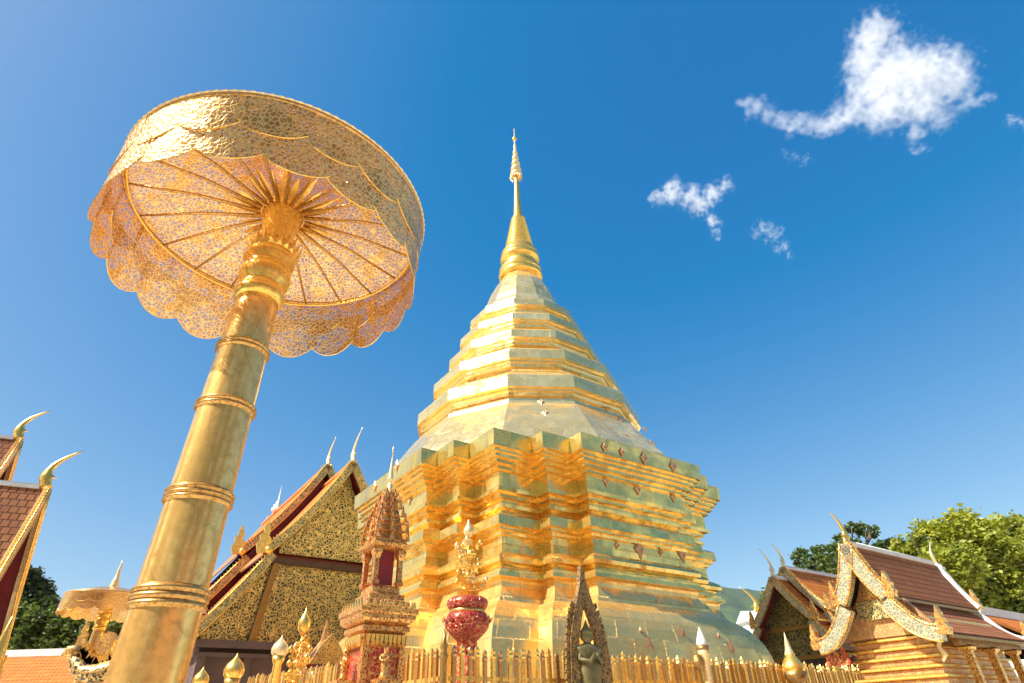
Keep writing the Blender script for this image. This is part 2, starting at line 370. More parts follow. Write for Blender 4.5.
tiers = [(8.9, 4.10, .42, 10.25), (10.25, 3.60, .34, 11.45), (11.45, 3.05, .30, 12.5), (12.5, 2.65, .26, 13.45), (13.45, 2.25, .28, None)]
def dodeca(prof, name):
    mb = MB(); mb.lathe(C0, [(r, z+EYE) for r, z in prof], 12, PH, False, uvs=True); mb.build(name, M['sheet_pale'], chedi)
dodeca([(3.72, 8.70), (3.85, 8.62), (3.85, 8.50), (4.0, 8.46), (4.02, 8.36), (4.12, 8.30), (4.5, 7.75), (4.85, 7.25), (5.15, 6.85), (5.34, 6.51)], 'skirt')
for i, (z, r, h, zt) in enumerate(tiers):
    rin = (tiers[i+1][1]-.42) if i < 4 else 1.75
    ztop = (tiers[i+1][0]-.26) if i < 4 else 14.15
    zl = z-.24
    dodeca([(rin, ztop), (rin+.03, ztop-.05), (r-.12, z+h+.12), (r, z+h), (r+.01, z), (r-.10, z-.03), (r-.10, z-.09), (r-.2, z-.11), (r-.22, z-.2), (r-.36, z-.24), (r-.40, z-.3)], 'tier')
dodeca([(.80, 16.42), (.88, 16.2), (1.10, 15.85), (1.38, 15.25), (1.55, 14.75), (1.62, 14.45), (1.78, 14.2), (1.80, 14.1)], 'bell')
mb = MB(); pr = [(.72, 16.35), (.86, 16.42), (.95, 16.46), (.97, 16.6), (.90, 16.64), (.88, 16.72), (.94, 16.76), (.94, 16.9), (.84, 16.94), (.76, 17.0), (.72, 17.2), (.74, 17.4), (.84, 17.46), (.88, 17.52), (.87, 17.64), (.80, 17.68), (.80, 17.74), (.84, 17.78), (.82, 17.9), (.74, 17.95), (.72, 18.05), (.64, 18.1), (.64, 18.25)]
mb.lathe(C0, [(r, z+EYE) for r, z in pr], 32); mb.build('spire_collar', M['gold'], chedi)
mb = MB(); pr = []; n = 11
for k in range(n):
    z = 18.25 + 1.95*k/n; r = .62 - .34*k/n; dz = 1.95/n
    pr += [(r-.05, z), (r+.02, z+dz*.15), (r+.03, z+dz*.45), (r-.02, z+dz*.7), (r-.06, z+dz*.9)]
pr += [(.26, 20.22), (.22, 20.3), (.18, 21.0), (.14, 22.0), (.10, 22.9), (.09, 23.15)]
mb.lathe(C0, [(r, z+EYE) for r, z in pr], 24); mb.build('ringed_spire', M['gold'], chedi)
fin = None
mb = MB(); pr = []
for k in range(6):
    z = 23.15+.42*k; r = .31*(1-k*.145)
    pr += [(r*.35, z-.02), (r, z), (r*.97, z+.12), (r*.72, z+.26), (r*.5, z+.40)]
pr += [(.03, 25.7), (.03, 26.0), (.09, 26.05), (.09, 26.13), (.03, 26.2), (.02, 26.9)]
mb.lathe(C0, [(r, z+EYE) for r, z in pr], 16); fin = mb.build('finial', M['gold_pale'], chedi)
mb = MB(); mb.lathe(C0+Z*(EYE+26.05), [(.01, -.12), (.09, -.09), (.13, 0), (.09, .09), (.01, .12)], 12); mb.build('ball', M['gold'], fin)
mb = MB()
for k in range(14):
    a = k*2*math.pi/14; p = C0+V(.29*math.cos(a), .29*math.sin(a), EYE+23.08)
    mb.lathe(p, [(.005, .06), (.03, 0), (.035, -.05), (.0, -.14)], 6)
mb.build('hanging_bells', M['gold_pale'], fin)
# rosettes fixed to the plates
def rosette(c, n, size, up=Z, petals=8):
    n = V(n)/np.linalg.norm(n); x = np.cross(up, n); x /= np.linalg.norm(x); y = np.cross(n, x); c = V(c)+n*.015
    mb = MB(); poly = []
    for k in range(24):
        a = k*2*math.pi/24; r = size*(.60+.34*abs(math.cos(2*a))**2+.08*math.cos(8*a))
        poly.append(c + x*math.cos(a)*r*.8 + y*math.sin(a)*r*1.15)
    b = len(poly); mb.add([p for p in poly]+[p*.55+c*.45+n*.03 for p in poly]+[c+n*.012, ], [(k, (k+1) % b, b+(k+1) % b, b+k) for k in range(b)]+[(b+k, b+(k+1) % b, 2*b) for k in range(b)])
    return mb.build('rosette', M['medallion'], chedi)
for px, py, o, sz in [(644, 458, .0, .2), (673, 466, .0, .2), (604, 447, 0, .13), (622, 452, 0, .13), (637.5, 489, -.46, .17), (673, 497, -.46, .15), (606, 481, -.46, .15), (639.5, 549, -.63, .25), (682, 554, -.63, .22), (617, 545, -.63, .10), (661, 552, -.63, .10),
                      (657, 604, -.44, .1), (690, 607, -.44, .1), (682, 635, .2, .2), (649, 648, .27, .24), (731, 650, .27, .22), (640, 632, .2, .1), (718, 637, .2, .1)]:
    rosette(hit(px, py, loc(A_+o, 0), LX), LX, sz)
for px, py, o, sz in [(397, 466, 0, .17), (375, 487, 0, .17), (410, 500, -.46, .15), (386, 520, -.46, .15), (401, 544, -.63, .16)]:
    rosette(hit(px, py, loc(0, -A_-o), LY), -LY, sz)
def cone_rosette(px, py, k, r0, z0, r1, z1, sz):      # face k of the twelve-sided cone (0 = the chedi's right front)
    a = TH - k*math.pi/6; n = V(math.cos(a), math.sin(a), 0); c15 = math.cos(math.pi/12)
    d = V(-n[0]*(r0-r1), -n[1]*(r0-r1), z1-z0); d[:2] *= c15
    fn = np.cross(np.cross(d, n), d); fn /= np.linalg.norm(fn)
    if np.dot(fn, n) < 0: fn = -fn
    rosette(hit(px, py, C0+n*r0*c15+Z*(z0+EYE), fn), fn, sz)
for q in [(545, 413, 1), (541, 402, 1), (530, 366, 1)]:
    cone_rosette(q[0], q[1], q[2], 5.3, 6.5, 4.12, 8.3, .15) if q[1] > 395 else None
for q in [(608, 408, 0), (620, 420, 0), (627, 437, 0), (645, 430, 0), (652, 443, 0), (612, 447, 0)]:
    cone_rosette(q[0], q[1], 0, 5.3, 6.5, 4.12, 8.3, .15)

# ---------------------------------------------------------------- parasols
def parasol(P, name_label, lod=1.0):
    P = V(P[0], P[1], 0); t = thing('ceremonial_parasol', name_label, 'parasol', P, 'gilded metal parasols round the stupa')
    E = EYE
    prof = [(.26, 0), (.26, .25), (.235, .3), (.228, .9), (.222, 1.4)]
    def lean(m_):
        m_.v = [(x-.023*(3.1+E-z), y, z) for x, y, z in m_.v]
    prof = [(.20, 0), (.20, .25), (.178, .3), (.17, .9), (.165, 1.4)]
    mb = MB(); mb.lathe(P, prof + [(.160, .30+E), (.157, .72+E), (.152, 1.05+E), (.147, 1.5+E), (.141, 1.9+E), (.131, 2.25+E), (.13, 2.40+E)], 48); lean(mb)
    pole = mb.build('pole', M['gold_pole'], t)
    for z, r in ((-.55, .169), (.03, .164), (.56, .160), (1.05, .154), (1.573, .148), (1.968, .140)):
        mb = MB()
        hh = .10 if z < 1 else (.075 if z < 1.5 else .055)
        pr = [(r-.005, z-hh*.5-.01)]
        nb = 3 if z < 1.2 else 2
        for k in range(nb):
            zc = z - hh/2 + hh*(k+.5)/nb; q = hh/nb/2
            pr += [(r, zc-q), (r+.010, zc-q*.7), (r+.016, zc), (r+.010, zc+q*.7), (r, zc+q)]
        pr.append((r-.005, z+hh*.5+.01))
        mb.lathe(P, [(a, b+E) for a, b in pr], 48); lean(mb); mb.build('ring_moulding', M['gold_ring'], t)
    mb = MB(); mb.lathe(P, [(a, b+E) for a, b in [(.13, 2.34), (.150, 2.36), (.157, 2.39), (.152, 2.42), (.138, 2.44), (.138, 2.47), (.155, 2.5), (.163, 2.55), (.158, 2.59), (.142, 2.61), (.142, 2.64), (.163, 2.67), (.166, 2.70), (.15, 2.73), (.14, 2.78), (.145, 2.82)]], 48); lean(mb)
    col = mb.build('capital', M['gold'], t)
    mb = MB()
    for k in range(20):
        a = k*2*math.pi/20; d = V(math.cos(a), math.sin(a), 0); q = V(-d[1], d[0], 0); b = P+d*.148+Z*(2.74+E)
        mb.add([b-q*.022, b+q*.022, b+d*.02+Z*.08+q*.014, b+d*.035+Z*.115, b+d*.02+Z*.08-q*.014, b+d*.02+Z*.03], [(0, 1, 5), (1, 2, 5), (2, 3, 5), (3, 4, 5), (4, 0, 5)])
    mb.build('petals', M['gold'], col, fix=False)
    mb = MB(); mb.lathe(P, [(a, b+E) for a, b in [(.095, 2.78), (.095, 2.84), (.108, 2.95), (.132, 3.08), (.152, 3.16), (.155, 3.175), (.14, 3.19), (.10, 3.30)]], 40); mb.build('hub', M['gold'], t)
    # lace top, a shallow cone
    mb = MB(); rg = []
    for r, z in [(.02, 3.36), (.17, 3.33), (.4, 3.285), (.65, 3.22), (.85, 3.15), (.985, 3.095)]:
        rg.append([P+V(r*math.cos(a), r*math.sin(a), z+E) for a in np.arange(72)*2*math.pi/72])
    mb.rings(rg, caps=False, smooth=True); top = mb.build('canopy', M['lace'], t, fix=False)
    mb = MB(); rg = []
    for q in np.arange(9)*2*math.pi/8:
        rg.append([P+V((.992+.014*math.cos(q))*math.cos(a), (.992+.014*math.cos(q))*math.sin(a), 3.095+.014*math.sin(q)+E) for a in np.arange(73)*2*math.pi/72])
    mb.rings(rg, closed=False, caps=False, smooth=True); mb.build('rim', M['gold_ring'], t)
    mb = MB(); rg = []
    for q in np.arange(9)*2*math.pi/8:
        rg.append([P+V((.955+.010*math.cos(q))*math.cos(a), (.955+.010*math.cos(q))*math.sin(a), 3.045+.010*math.sin(q)+E) for a in np.arange(73)*2*math.pi/72])
    mb.rings(rg, closed=False, caps=False, smooth=True); mb.build('inner_ring', M['gold'], t)
    # beaded edge: one ring swelling and pinching
    mb = MB(); rg = []
    for q in np.arange(7)*2*math.pi/6:
        rg.append([P+V((1.004+r_*math.cos(q))*math.cos(a), (1.004+r_*math.cos(q))*math.sin(a), 3.112+r_*math.sin(q)+E) for i_, a in enumerate(np.arange(361)*2*math.pi/360) for r_ in ((.0075, .010, .0045)[i_ % 3],)])
    mb.rings(rg, closed=False, caps=False, smooth=True); mb.build('bead_edge', M['gold_pale'], t)
    for k in range(20):
        a = R(7)+k*2*math.pi/20; d = V(math.cos(a), math.sin(a), 0)
        mb = MB(); mb.tube([P+d*.15+Z*(3.12+E), P+d*.55+Z*(3.115+E), P+d*.955+Z*(3.055+E)], [.014, .011, .008], 6)
        mb.build('rib', M['gold_ring'], t)
    mb = MB()
    for k in range(26):
        a = k*2*math.pi/26; d = V(math.cos(a), math.sin(a), 0); q = V(-d[1], d[0], 0); l = .30 if k % 2 else .22
        b = P+Z*(3.13+E)
        mb.add([b+d*.15-q*.014, b+d*(.15+l*.5)-q*.024+Z*.02, b+d*(.15+l)+Z*.045, b+d*(.15+l*.5)+q*.024+Z*.02, b+d*.15+q*.014], [(0, 1, 2, 3, 4)])
    mb.build('flame_petals', M['gold'], t, fix=False)
    # valance: two rows of overlapping scalloped lace petals, the lower row blown a little off centre
    NP = 18
    for row, (r0, z0, r1, z1, ph) in enumerate([(1.002, 3.10, 1.016, 2.86, R(9.25)), (1.010, 2.96, 1.036, 2.685, R(19.25))]):
        mb = MB(); mt = MB()
        for k in range(NP):
            am = ph+k*2*math.pi/NP; hw = math.pi/NP*1.10; nu, nv = 9, 7; vs = []
            for j in range(nv):
                for i in range(nu):
                    u = -1+2*i/(nu-1); v = j/(nv-1)
                    edge = 1-.27*abs(u)**2.2 if row else 1-.3*abs(u)**2.2
                    z = z0+(z1-z0)*v*edge; f = (z0-z)/(z0-z1)
                    r = r0+(r1-r0)*f + .012*(1-u*u)*f + .002*((k % 3)-1)
                    g2 = max(0, (3.10-z)/.415)
                    a = am+u*hw
                    vs.append(P+V(-.112*g2, .158*g2, 0)+V(r*math.cos(a), r*math.sin(a), z+E))
            mb.add(vs, [(j*nu+i, j*nu+i+1, (j+1)*nu+i+1, (j+1)*nu+i) for j in range(nv-1) for i in range(nu-1)], smooth=True)
            mt.tube(vs[-nu:], .0035, 4, smooth=False)
        val = mb.build('valance', M['lace'], t, fix=False); mt.build('hem_wire', M['gold'], val)
    return t
par = parasol(V(-1.62, 3.0, 0), 'huge gold lace parasol on a ringed gold pole, close to the viewer')
# the far one: finial spike on top as well
p2 = at(108, 605, 16)
par2 = copy_thing(par, (p2[0], p2[1], 0), 'distant small gold parasol with a pointed finial, left of the big pole')
mb = MB(); mb.lathe(p2*V(1, 1, 0), [(.10, 4.8), (.11, 4.88), (.08, 4.94), (.09, 4.98), (.06, 5.04), (.045, 5.2), (.02, 5.42), (.0, 5.52)], 16)
par2['_o'] = [p2[0], p2[1], 0.0]; mb.build('spike', M['gold_pale'], par2)

# ---------------------------------------------------------------- temple halls
def curve(seg, k=9):
    w0, z0, w1, z1, sag = seg
    return [(w0+(w1-w0)*s, z0+(z1-z0)*s-sag*math.sin(math.pi*s)) for s in np.linspace(0, 1, k)]
def horn(mb, p, side, back, h, r=.09):          # chofa: slim curved horn rising from a gable tip; 'back' the way it leans
    pts = []; rad = []
    for s in np.linspace(0, 1, 12):
        pts.append(p + back*h*(.18*math.sin(s*3.1) - .42*s*s) + Z*h*(s*1.0)); rad.append(r*(1-s)**.8*(1+.5*math.exp(-((s-.28)/.1)**2))+.006)
    mb.tube(pts, rad, 8, (side, .6))
    c = pts[3]; mb.prism([c, c-back*(h*.10+r)+Z*h*.0, c-back*h*.02+Z*h*.12], side*r*.6)
def flame(mb, p, out, side, h, w, th):
    pts = [(-.5, 0), (.45, -.05), (.62, .2), (.42, .38), (.5, .5), (.25, .62), (.3, .74), (.08, 1.0), (-.05, .8), (-.2, .66), (-.15, .5), (-.38, .4), (-.3, .22)]
    mb.prism([p+out*w*a+Z*h*b for a, b in pts], side*th)
def hall(t, A, tiers, bw=.30, bt=.12, teeth=.18, mt=None, board=None, gable=None, horn_h=1.6, fl=.9, horn_r=.09, bh=None, n=None, u=None, seam=None, ridge='white_plaster', soffit='red_wood', horn_m='gold_pale', fl_m='gold', back_boards=False, rc=1.0, sl=.14):
    """tiers: (t0, t1, dz, [segments]) all measured from apex A: u to the right, n away along the ridge"""
    P = lambda a, d, z: A+u*a+n*d+Z*z
    for ti, (t0, t1, dz, segs) in enumerate(tiers):
        for sd in (-1, 1):
            for si, seg in enumerate(segs):
                c = curve(seg[:4]+(seg[4]*.35,)); cb_ = curve(seg); L = [0]
                for i in range(1, len(c)): L.append(L[-1]+math.hypot(c[i][0]-c[i-1][0], c[i][1]-c[i-1][1]))
                top = [[P(sd*a, t0, b+dz), P(sd*a, t1, b+dz)] for a, b in c]
                und = [[P(sd*a, t0+.02, b+dz-sl), P(sd*a, t1-.02, b+dz-sl)] for a, b in c]
                mb = MB(); vs = [p for q in top for p in q]+[q-Z*sl*.5 for r_ in top for q in r_]
                K = len(c); fs = [(2*i, 2*i+1, 2*i+3, 2*i+2) for i in range(K-1)]; uv = [[(t0, -L[i]), (t1, -L[i]), (t1, -L[i+1]), (t0, -L[i+1])] for i in range(K-1)]
                fs += [(2*K+2*i, 2*K+2*i+2, 2*K+2*i+3, 2*K+2*i+1) for i in range(K-1)]; uv += [[(0, 0)]*4]*(K-1)
                fs.append((2*K-2, 2*K-1, 4*K-1, 4*K-2)); uv.append([(0, 0)]*4)
                mb.add(vs, fs, uv); sl_ = mb.build('roof_slope', M[mt], t, fix=True)
                mb = MB(); vs = [q+Z*sl*.43 for r_ in und for q in r_]+[q-Z*sl*.3 for r_ in und for q in r_]
                fs = [(2*i, 2*i+1, 2*i+3, 2*i+2) for i in range(K-1)]+[(2*K+2*i, 2*K+2*i+2, 2*K+2*i+3, 2*K+2*i+1) for i in range(K-1)]+[(2*K-2, 2*K-1, 4*K-1, 4*K-2), (0, 1, 2*K+1, 2*K)]+[(2*i, 2*i+2, 2*K+2*i+2, 2*K+2*i) for i in range(K-1)]+[(2*i+1, 2*i+3, 2*K+2*i+3, 2*K+2*i+1) for i in range(K-1)]
                mb.add(vs, fs); mb.build('soffit', M[soffit], t)
                mb = MB(); e = c[-1]; mb.box(P(sd*(e[0]-.01), (t0+t1)/2, e[1]+dz-bw*.18-.02), u*.03, n*((t1-t0)/2-.06), Z*bw*(.10 if sl < .1 else .18)); mb.build('fascia', M['gold_dark' if soffit == 'dark_wood' else 'gold'], t)
                for end in ((t0, t1) if back_boards else (t0,)):
                    tb = end-bt/2 if end == t0 else end+bt/2
                    nrm = []; cr_ = c; c = cb_
                    for i, (a, b) in enumerate(c):
                        i0, i1 = max(i-1, 0), min(i+1, K-1); ta, tz = c[i1][0]-c[i0][0], c[i1][1]-c[i0][1]; l = math.hypot(ta, tz); nrm.append((-tz/l, ta/l))
                    up_ = [P(sd*(a+q[0]*bw*.35), tb, b+q[1]*bw*.35+dz) for (a, b), q in zip(c, nrm)]
                    dn_ = [P(sd*(a-q[0]*bw*.65), tb, b-q[1]*bw*.65+dz) for (a, b), q in zip(c, nrm)]
                    mb = MB()
                    h2 = n*bt/2
                    vs = [p-h2 for p in up_]+[p-h2 for p in dn_]+[p+h2 for p in up_]+[p+h2 for p in dn_]
                    fs = []
                    for i in range(K-1):
                        fs += [(i, i+1, K+i+1, K+i), (2*K+i, 3*K+i, 3*K+i+1, 2*K+i+1), (i, 2*K+i, 2*K+i+1, i+1), (K+i, K+i+1, 3*K+i+1, 3*K+i)]
                    fs += [(0, K, 3*K, 2*K), (K-1, 3*K-1, 4*K-1, 2*K-1)]
                    mb.add(vs, fs); bd = mb.build('bargeboard', M[board if end == t0 else ridge], t); c = cr_
                    if end != t0:
                        e = c[-1]; mb = MB(); flame(mb, P(sd*(e[0]-.02), tb, e[1]+dz), u*sd, n, fl*.9, fl*.36, bt*.8); mb.build('eave_finial', M['gold_carved'], bd)
                    if end == t0:
                        mb = MB(); acc = 0; step = teeth*.8
                        fine = curve(seg, 60)
                        for i in range(1, 60):
                            acc += math.hypot(fine[i][0]-fine[i-1][0], fine[i][1]-fine[i-1][1])
                            if acc > step:
                                acc = 0; a, b = fine[i]; ta, tz = fine[i][0]-fine[i-1][0], fine[i][1]-fine[i-1][1]; l = math.hypot(ta, tz); ta, tz = ta/l, tz/l; na, nz = -tz, ta
                                o0 = bw*.33
                                q = [(a+na*o0-ta*step*.4, b+nz*o0-tz*step*.4), (a+na*o0+ta*step*.4, b+nz*o0+tz*step*.4), (a+na*(o0+teeth)-ta*step*.35, b+nz*(o0+teeth)-tz*step*.35)]
                                mb.prism([P(sd*x, tb, z+dz) for x, z in q], n*bt*.6)
                        # two raised gold edges along the board
                        for f_ in (0, 1):
                            src = up_ if f_ == 0 else dn_
                            mb.tube([p-h2 for p in src], bw*.09, 5)
                        mb.build('leaf_edge', M[fl_m], bd)
                        e = c[-1]; mb = MB(); flame(mb, P(sd*(e[0]+.02), tb-.01, e[1]+dz-bw*.2), u*sd, n, fl, fl*.42, bt*.9)
                        mb.lathe(P(sd*(e[0]-fl*.12), tb-bt*.2, e[1]+dz+fl*.03), [(.01, -fl*.14), (fl*.13, -fl*.07), (fl*.15, 0), (fl*.1, fl*.1), (.01, fl*.14)], 8)
                        mb.build('eave_finial', M[fl_m], bd)
        mb = MB(); horn(mb, P(0, t0-bt*.3, dz), u, n, horn_h*(1 if ti == 0 else .9), horn_r); mb.build('ridge_horn', M[horn_m], t)
        mb = MB(); mb.box(P(0, (t0+t1)/2, dz+.03*rc), u*.09*rc, n*((t1-t0)/2-.08), Z*.06*rc); mb.tube([P(0, t0+.1, dz+.10*rc), P(0, t1-.1, dz+.10*rc)], .06*rc, 8); mb.build('ridge_cap', M[ridge], t)

# --- the assembly hall left of the stupa (Y about 25)
A = at(353, 463, 25); n_ = -LX; u_ = LY
vih = thing('temple_hall', 'temple hall with steep orange tiered roof and gilt foliage gable, left of the stupa', 'temple hall', A*V(1, 1, 0), None)
up1 = [(0, 0, 3.06, -4.22, .30), (2.75, -4.28, 4.95, -7.25, .12)]
up2 = [(0, 0, 3.3, -4.6, .30), (2.9, -4.75, 5.6, -8.2, .12)]
hall(vih, A, [(0, 3.9, 0, up1), (3.6, 15.4, 1.08, up2), (15.1, 22, .1, up2)], .30, .14, .11, 'tile_orange', 'scale_board_green', horn_h=1.5, fl=1.25, horn_r=.15, n=n_, u=u_, ridge='orange_plain', soffit='red_wood')
P = lambda a, d, z: A+u_*a+n_*d+Z*z
def gable_poly(segs, t, zb, inset=.18, dz=0):
    pts = []
    for seg in segs:
        pts += [(a, b) for a, b in curve(seg, 7)]
    pts = [(max(0, a-inset), b-inset) for a, b in pts if b > zb]
    pts = sorted(set(pts), key=lambda q: -q[1])
    wmax = pts[-1][0]
    right = pts+[(wmax+.0, zb)]
    return [P(a, t, b+dz) for a, b in right]+[P(-a, t, b+dz) for a, b in right[::-1] if a > 0]
mb = MB(); mb.prism(gable_poly(up1[:1], .55, -4.1), n_*.12); mb.build('gable_panel', M['gable_carving'], vih)
mb = MB(); mb.prism([P(-4.5, .6, -7.3), P(4.5, .6, -7.3), P(4.5, .6, -6.95), P(2.55, .6, -4.45), P(-2.55, .6, -4.45), P(-4.5, .6, -6.95)], n_*.12); mb.build('gable_panel', M['gable_carving'], vih)
mb = MB(); pr_ = [(0, -.45), (2.9, -4.6), (4.75, -6.95), (4.75, -7.4)]
for t0_, t1_, dz_ in ((.7, 4.2, 0), (4.0, 15.5, 1.0), (15.6, 21.5, 0)):
    mb.prism([P(a_, (t0_+t1_)/2, b_+(dz_ if b_ > -7 else 0)) for a_, b_ in pr_]+[P(-a_, (t0_+t1_)/2, b_+(dz_ if b_ > -7 else 0)) for a_, b_ in pr_[::-1][:-1]], n_*(t1_-t0_))
mb.build('upper_wall', M['red_wood'], vih)
mb = MB(); mb.box(P(0, .48, -4.42), u_*2.75, n_*.14, Z*.10); mb.build('tie_beam', M['dark_wood'], vih)
for s in (-1, 1):
    mb = MB(); mb.prism([P(s*2.30, .45, -4.5), P(s*2.52, .45, -4.5), P(s*2.9, .45, -7.3), P(s*2.62, .45, -7.3)], n_*.16); mb.build('gable_post', M['gold_dark'], vih)
mb = MB(); mb.box(P(0, 11, -9.6), u_*4.4, n_*10.2, Z*2.3); mb.build('wall', M['purple_wall'], vih)
mb = MB(); mb.box(P(0, .55, -7.42), u_*4.75, n_*.3, Z*.12); mb.box(P(0, .62, -7.75), u_*4.6, n_*.25, Z*.06); mb.build('wall_cornice', M['purple_wall'], vih)
for s in (-4.3, -2.75, 2.75, 4.3):
    mb = MB(); mb.box(P(s, .62, -9.6), u_*.14, n_*.12, Z*1.8); mb.build('pilaster', M['purple_wall'], vih)
mb = MB(); mb.box(P(0, .70, -9.8), u_*1.1, n_*.05, Z*1.7); mb.build('door', M['red_wood'], vih)
q = P(0, 12.3, 1.3); mb = MB(); mb.lathe(q, [(.30, -.2), (.34, 0), (.2, .1), (.26, .2), (.12, .3), (.16, .4), (.06, .5), (.03, 1.1), (.0, 1.5)], 12); mb.build('ridge_spire', M['white_plaster'], vih)

# --- gilded shrine on the right, close (Y about 12)
A = at(848, 545, 12); u_ = LX; n_ = LY
k = 12/11
shr = thing('shrine_pavilion', 'gilded shrine pavilion with thick curling bargeboards and brown tiled roof, right corner', 'shrine', A*V(1, 1, 0))
s1 = [(0, 0, .44*k, -.90*k, .12), (.37*k, -1.0*k, 1.03*k, -1.53*k, .15)]
hall(shr, A, [(0, 3.3*k, 0, s1)], .24, .16, .05, 'tile_brown', 'scale_board', rc=.6, sl=.06, horn_h=.62, fl=.44, horn_r=.085, n=n_, u=u_, soffit='dark_wood', back_boards=True, fl_m='gold_carved', horn_m='gold')
P = lambda a, d, z: A+u_*a+n_*d+Z*z
mb = MB(); mb.prism(gable_poly(s1[:1], .32, -1.0*k, .07), n_*.08); mb.build('gable_panel', M['shrine_carving'], shr)
mb = MB(); mb.prism([P(-.5, .36, -1.02), P(.5, .36, -1.02), P(.95, .36, -1.62), P(-.95, .36, -1.62)], n_*.08); mb.build('gable_panel', M['shrine_carving'], shr)
mb = MB(); mb.prism([P(-.2, .26, -.95), P(-.12, .26, -.72), P(0, .26, -.45), P(.12, .26, -.72), P(.2, .26, -.95)], n_*.05); mb.build('gable_crest', M['gold_carved'], shr)
mb = MB(); mb.prism([P(-.36, .27, -1.32), P(-.36, .27, -1.0), P(.36, .27, -1.0), P(.36, .27, -1.32)], n_*.06); mb.build('floral_panel', M['floral_small'], shr)
mb = MB(); mb.prism([P(a_, .45+1.42, z_) for a_, z_ in ((0, -.2), (.40, -.93), (.40, -1.15), (.78, -1.45), (-.78, -1.45), (-.40, -1.15), (-.40, -.93))], n_*2.8); mb.build('upper_wall', M['dark_wood'], shr)
# stepped body of alternating plain lips and carved bands
z = -1.33; lens = 3.0; cen = P(0, .34+1.5, 0)
i = 0
while z > -A[2]+.25:
    mb = MB(); o = -.06+.020*i
    mb.rect(cen, u_, n_, .70+o, 1.5+o, [(.02, z), (.05, z-.015), (.055, z-.045), (.01, z-.06)]); mb.build('moulding', M['gold'], shr)
    mb = MB(); mb.rect(cen, u_, n_, .70+o, 1.5+o, [(-.02, z-.06), (.0, z-.07), (.0, z-.145), (-.02, z-.155)]); mb.build('carved_band', M['shrine_carving'], shr)
    z -= .155; i += 1
mb = MB(); mb.rect(cen, u_, n_, 1.15, 1.9, [(0, -A[2]+.28), (.06, -A[2]+.25), (.06, -A[2])]); mb.build('plinth', M['white_plaster'], shr)
for d in (1.1, 2.1, 3.1):
    mb = MB(); mb.box(P(.93, d, -2.6), u_*.06, n_*.06, Z*.75); mb.rect(P(.93, d, 0), u_, n_, .06, .06, [(.0, -1.92), (.04, -1.89), (.05, -1.85), (0, -1.81)]); mb.build('column', M['gold_carved'], shr)
mb = MB(); mb.box(P(.93, 2.1, -1.78), u_*.05, n_*1.35, Z*.05); mb.build('eave_beam', M['gold_dark'], shr)
for d in (.0, ):
    mb = MB(); pts = [P(.92, .12, -1.62), P(.95, .12, -1.75), P(.88, .12, -1.88), P(.93, .12, -2.0), P(.86, .12, -2.1)]
    mb.tube(pts, [.03, .05, .035, .05, .02], 7, (n_, .6)); mb.build('eave_bracket', M['gold_pale'], shr)
q = P(0, 3.45*k, .05); mb = MB(); horn(mb, q, u_, -n_, .55, .05); mb.build('ridge_horn', M['gold_pale'], shr)
for a, z0 in ((-1.06, -1.86),):
    for dd in (0, .17, .34):
        mb = MB(); flame(mb, P(a-.02+dd*.9, .05, z0-.14-.04*dd), u_, n_, .34, .16, .05); mb.build('red_crest', M['red_carved'], shr)
# --- hall on the far side right (Y about 24)
A = at(773, 578, 24)
hr = thing('temple_hall', 'temple hall with orange roof and shadowed dark gable, between stupa and right shrine', 'temple hall', A*V(1, 1, 0))
h1 = [(0, 0, 1.25, -1.55, .10), (1.1, -1.6, 2.2, -2.75, .12)]
h2 = [(0, 0, 1.35, -1.65, .10), (1.2, -1.75, 2.35, -2.9, .12)]
hall(hr, A, [(0, 1.2, 0, h1), (.9, 7.0, .45, h2)], .22, .12, .08, 'tile_yellow', 'scale_board', horn_h=1.05, fl=.6, horn_r=.09, rc=.8, n=LY, u=LX, soffit='red_wood', fl_m='gold_carved')
P = lambda a, d, z: A+LX*a+LY*d+Z*z
mb = MB(); mb.prism([P(0, .4, -.15), P(-1.1, .4, -1.6), P(-1.95, .4, -2.7), P(1.95, .4, -2.7), P(1.1, .4, -1.6)], LY*.1); mb.build('gable_panel', M['gable_carving_shaded'], hr)
mb = MB(); mb.box(P(0, .35, -1.75), LX*1.2, LY*.06, Z*.06); mb.box(P(0, .35, -2.72), LX*1.95, LY*.07, Z*.07); mb.build('tie_beam', M['gold_dark'], hr)
mb = MB(); mb.box(P(0, 3.6, -2.75-(A[2]-2.75)/2), LX*1.85, LY*3.1, Z*((A[2]-2.75)/2)); mb.build('wall', M['purple_wall'], hr)
for d in (2.2, 4.0):
    q = P(1.05, d, -.85); mb = MB(); flame(mb, q, LY, LX, .75, .3, .08); mb.build('roof_ornament', M['gold_pale'], hr)

# --- roofs at the left edge (near, Y about 9)
def edge_hall(px, py, Y, label, top):
    A = at(px, py, Y); nn = V(-math.cos(R(25)), -math.sin(R(25)), 0); uu = V(nn[1], -nn[0], 0); t = thing('temple_hall', label, 'temple hall', A*V(1, 1, 0), 'temple halls cut by the left edge')
    s = [(0, 0, 1.25, -2.6, .12), (1.15, -2.7, 2.0, -3.6, .08)]
    hall(t, A, [(0, 3.2, 0, s)], .15, .07, .03, 'tile_brown', 'gold_pale', rc=.45, horn_h=.70, fl=.40, horn_r=.075, n=nn, u=uu, soffit='red_wood', horn_m='gold')
    P = lambda a, d, z: A+uu*a+nn*d+Z*z
    mb = MB(); mb.prism([P(0, .6, -.2), P(-1.1, .6, -2.6), P(1.1, .6, -2.6)], nn*.1); mb.build('gable_panel', M['red_wood'], t)
    mb = MB(); zc = A[2]-2.6; mb.box(P(0, 1.9, -2.6-zc/2), uu*1.05, nn*1.3, Z*zc/2); mb.build('wall', M['red_wood'], t)
    return t
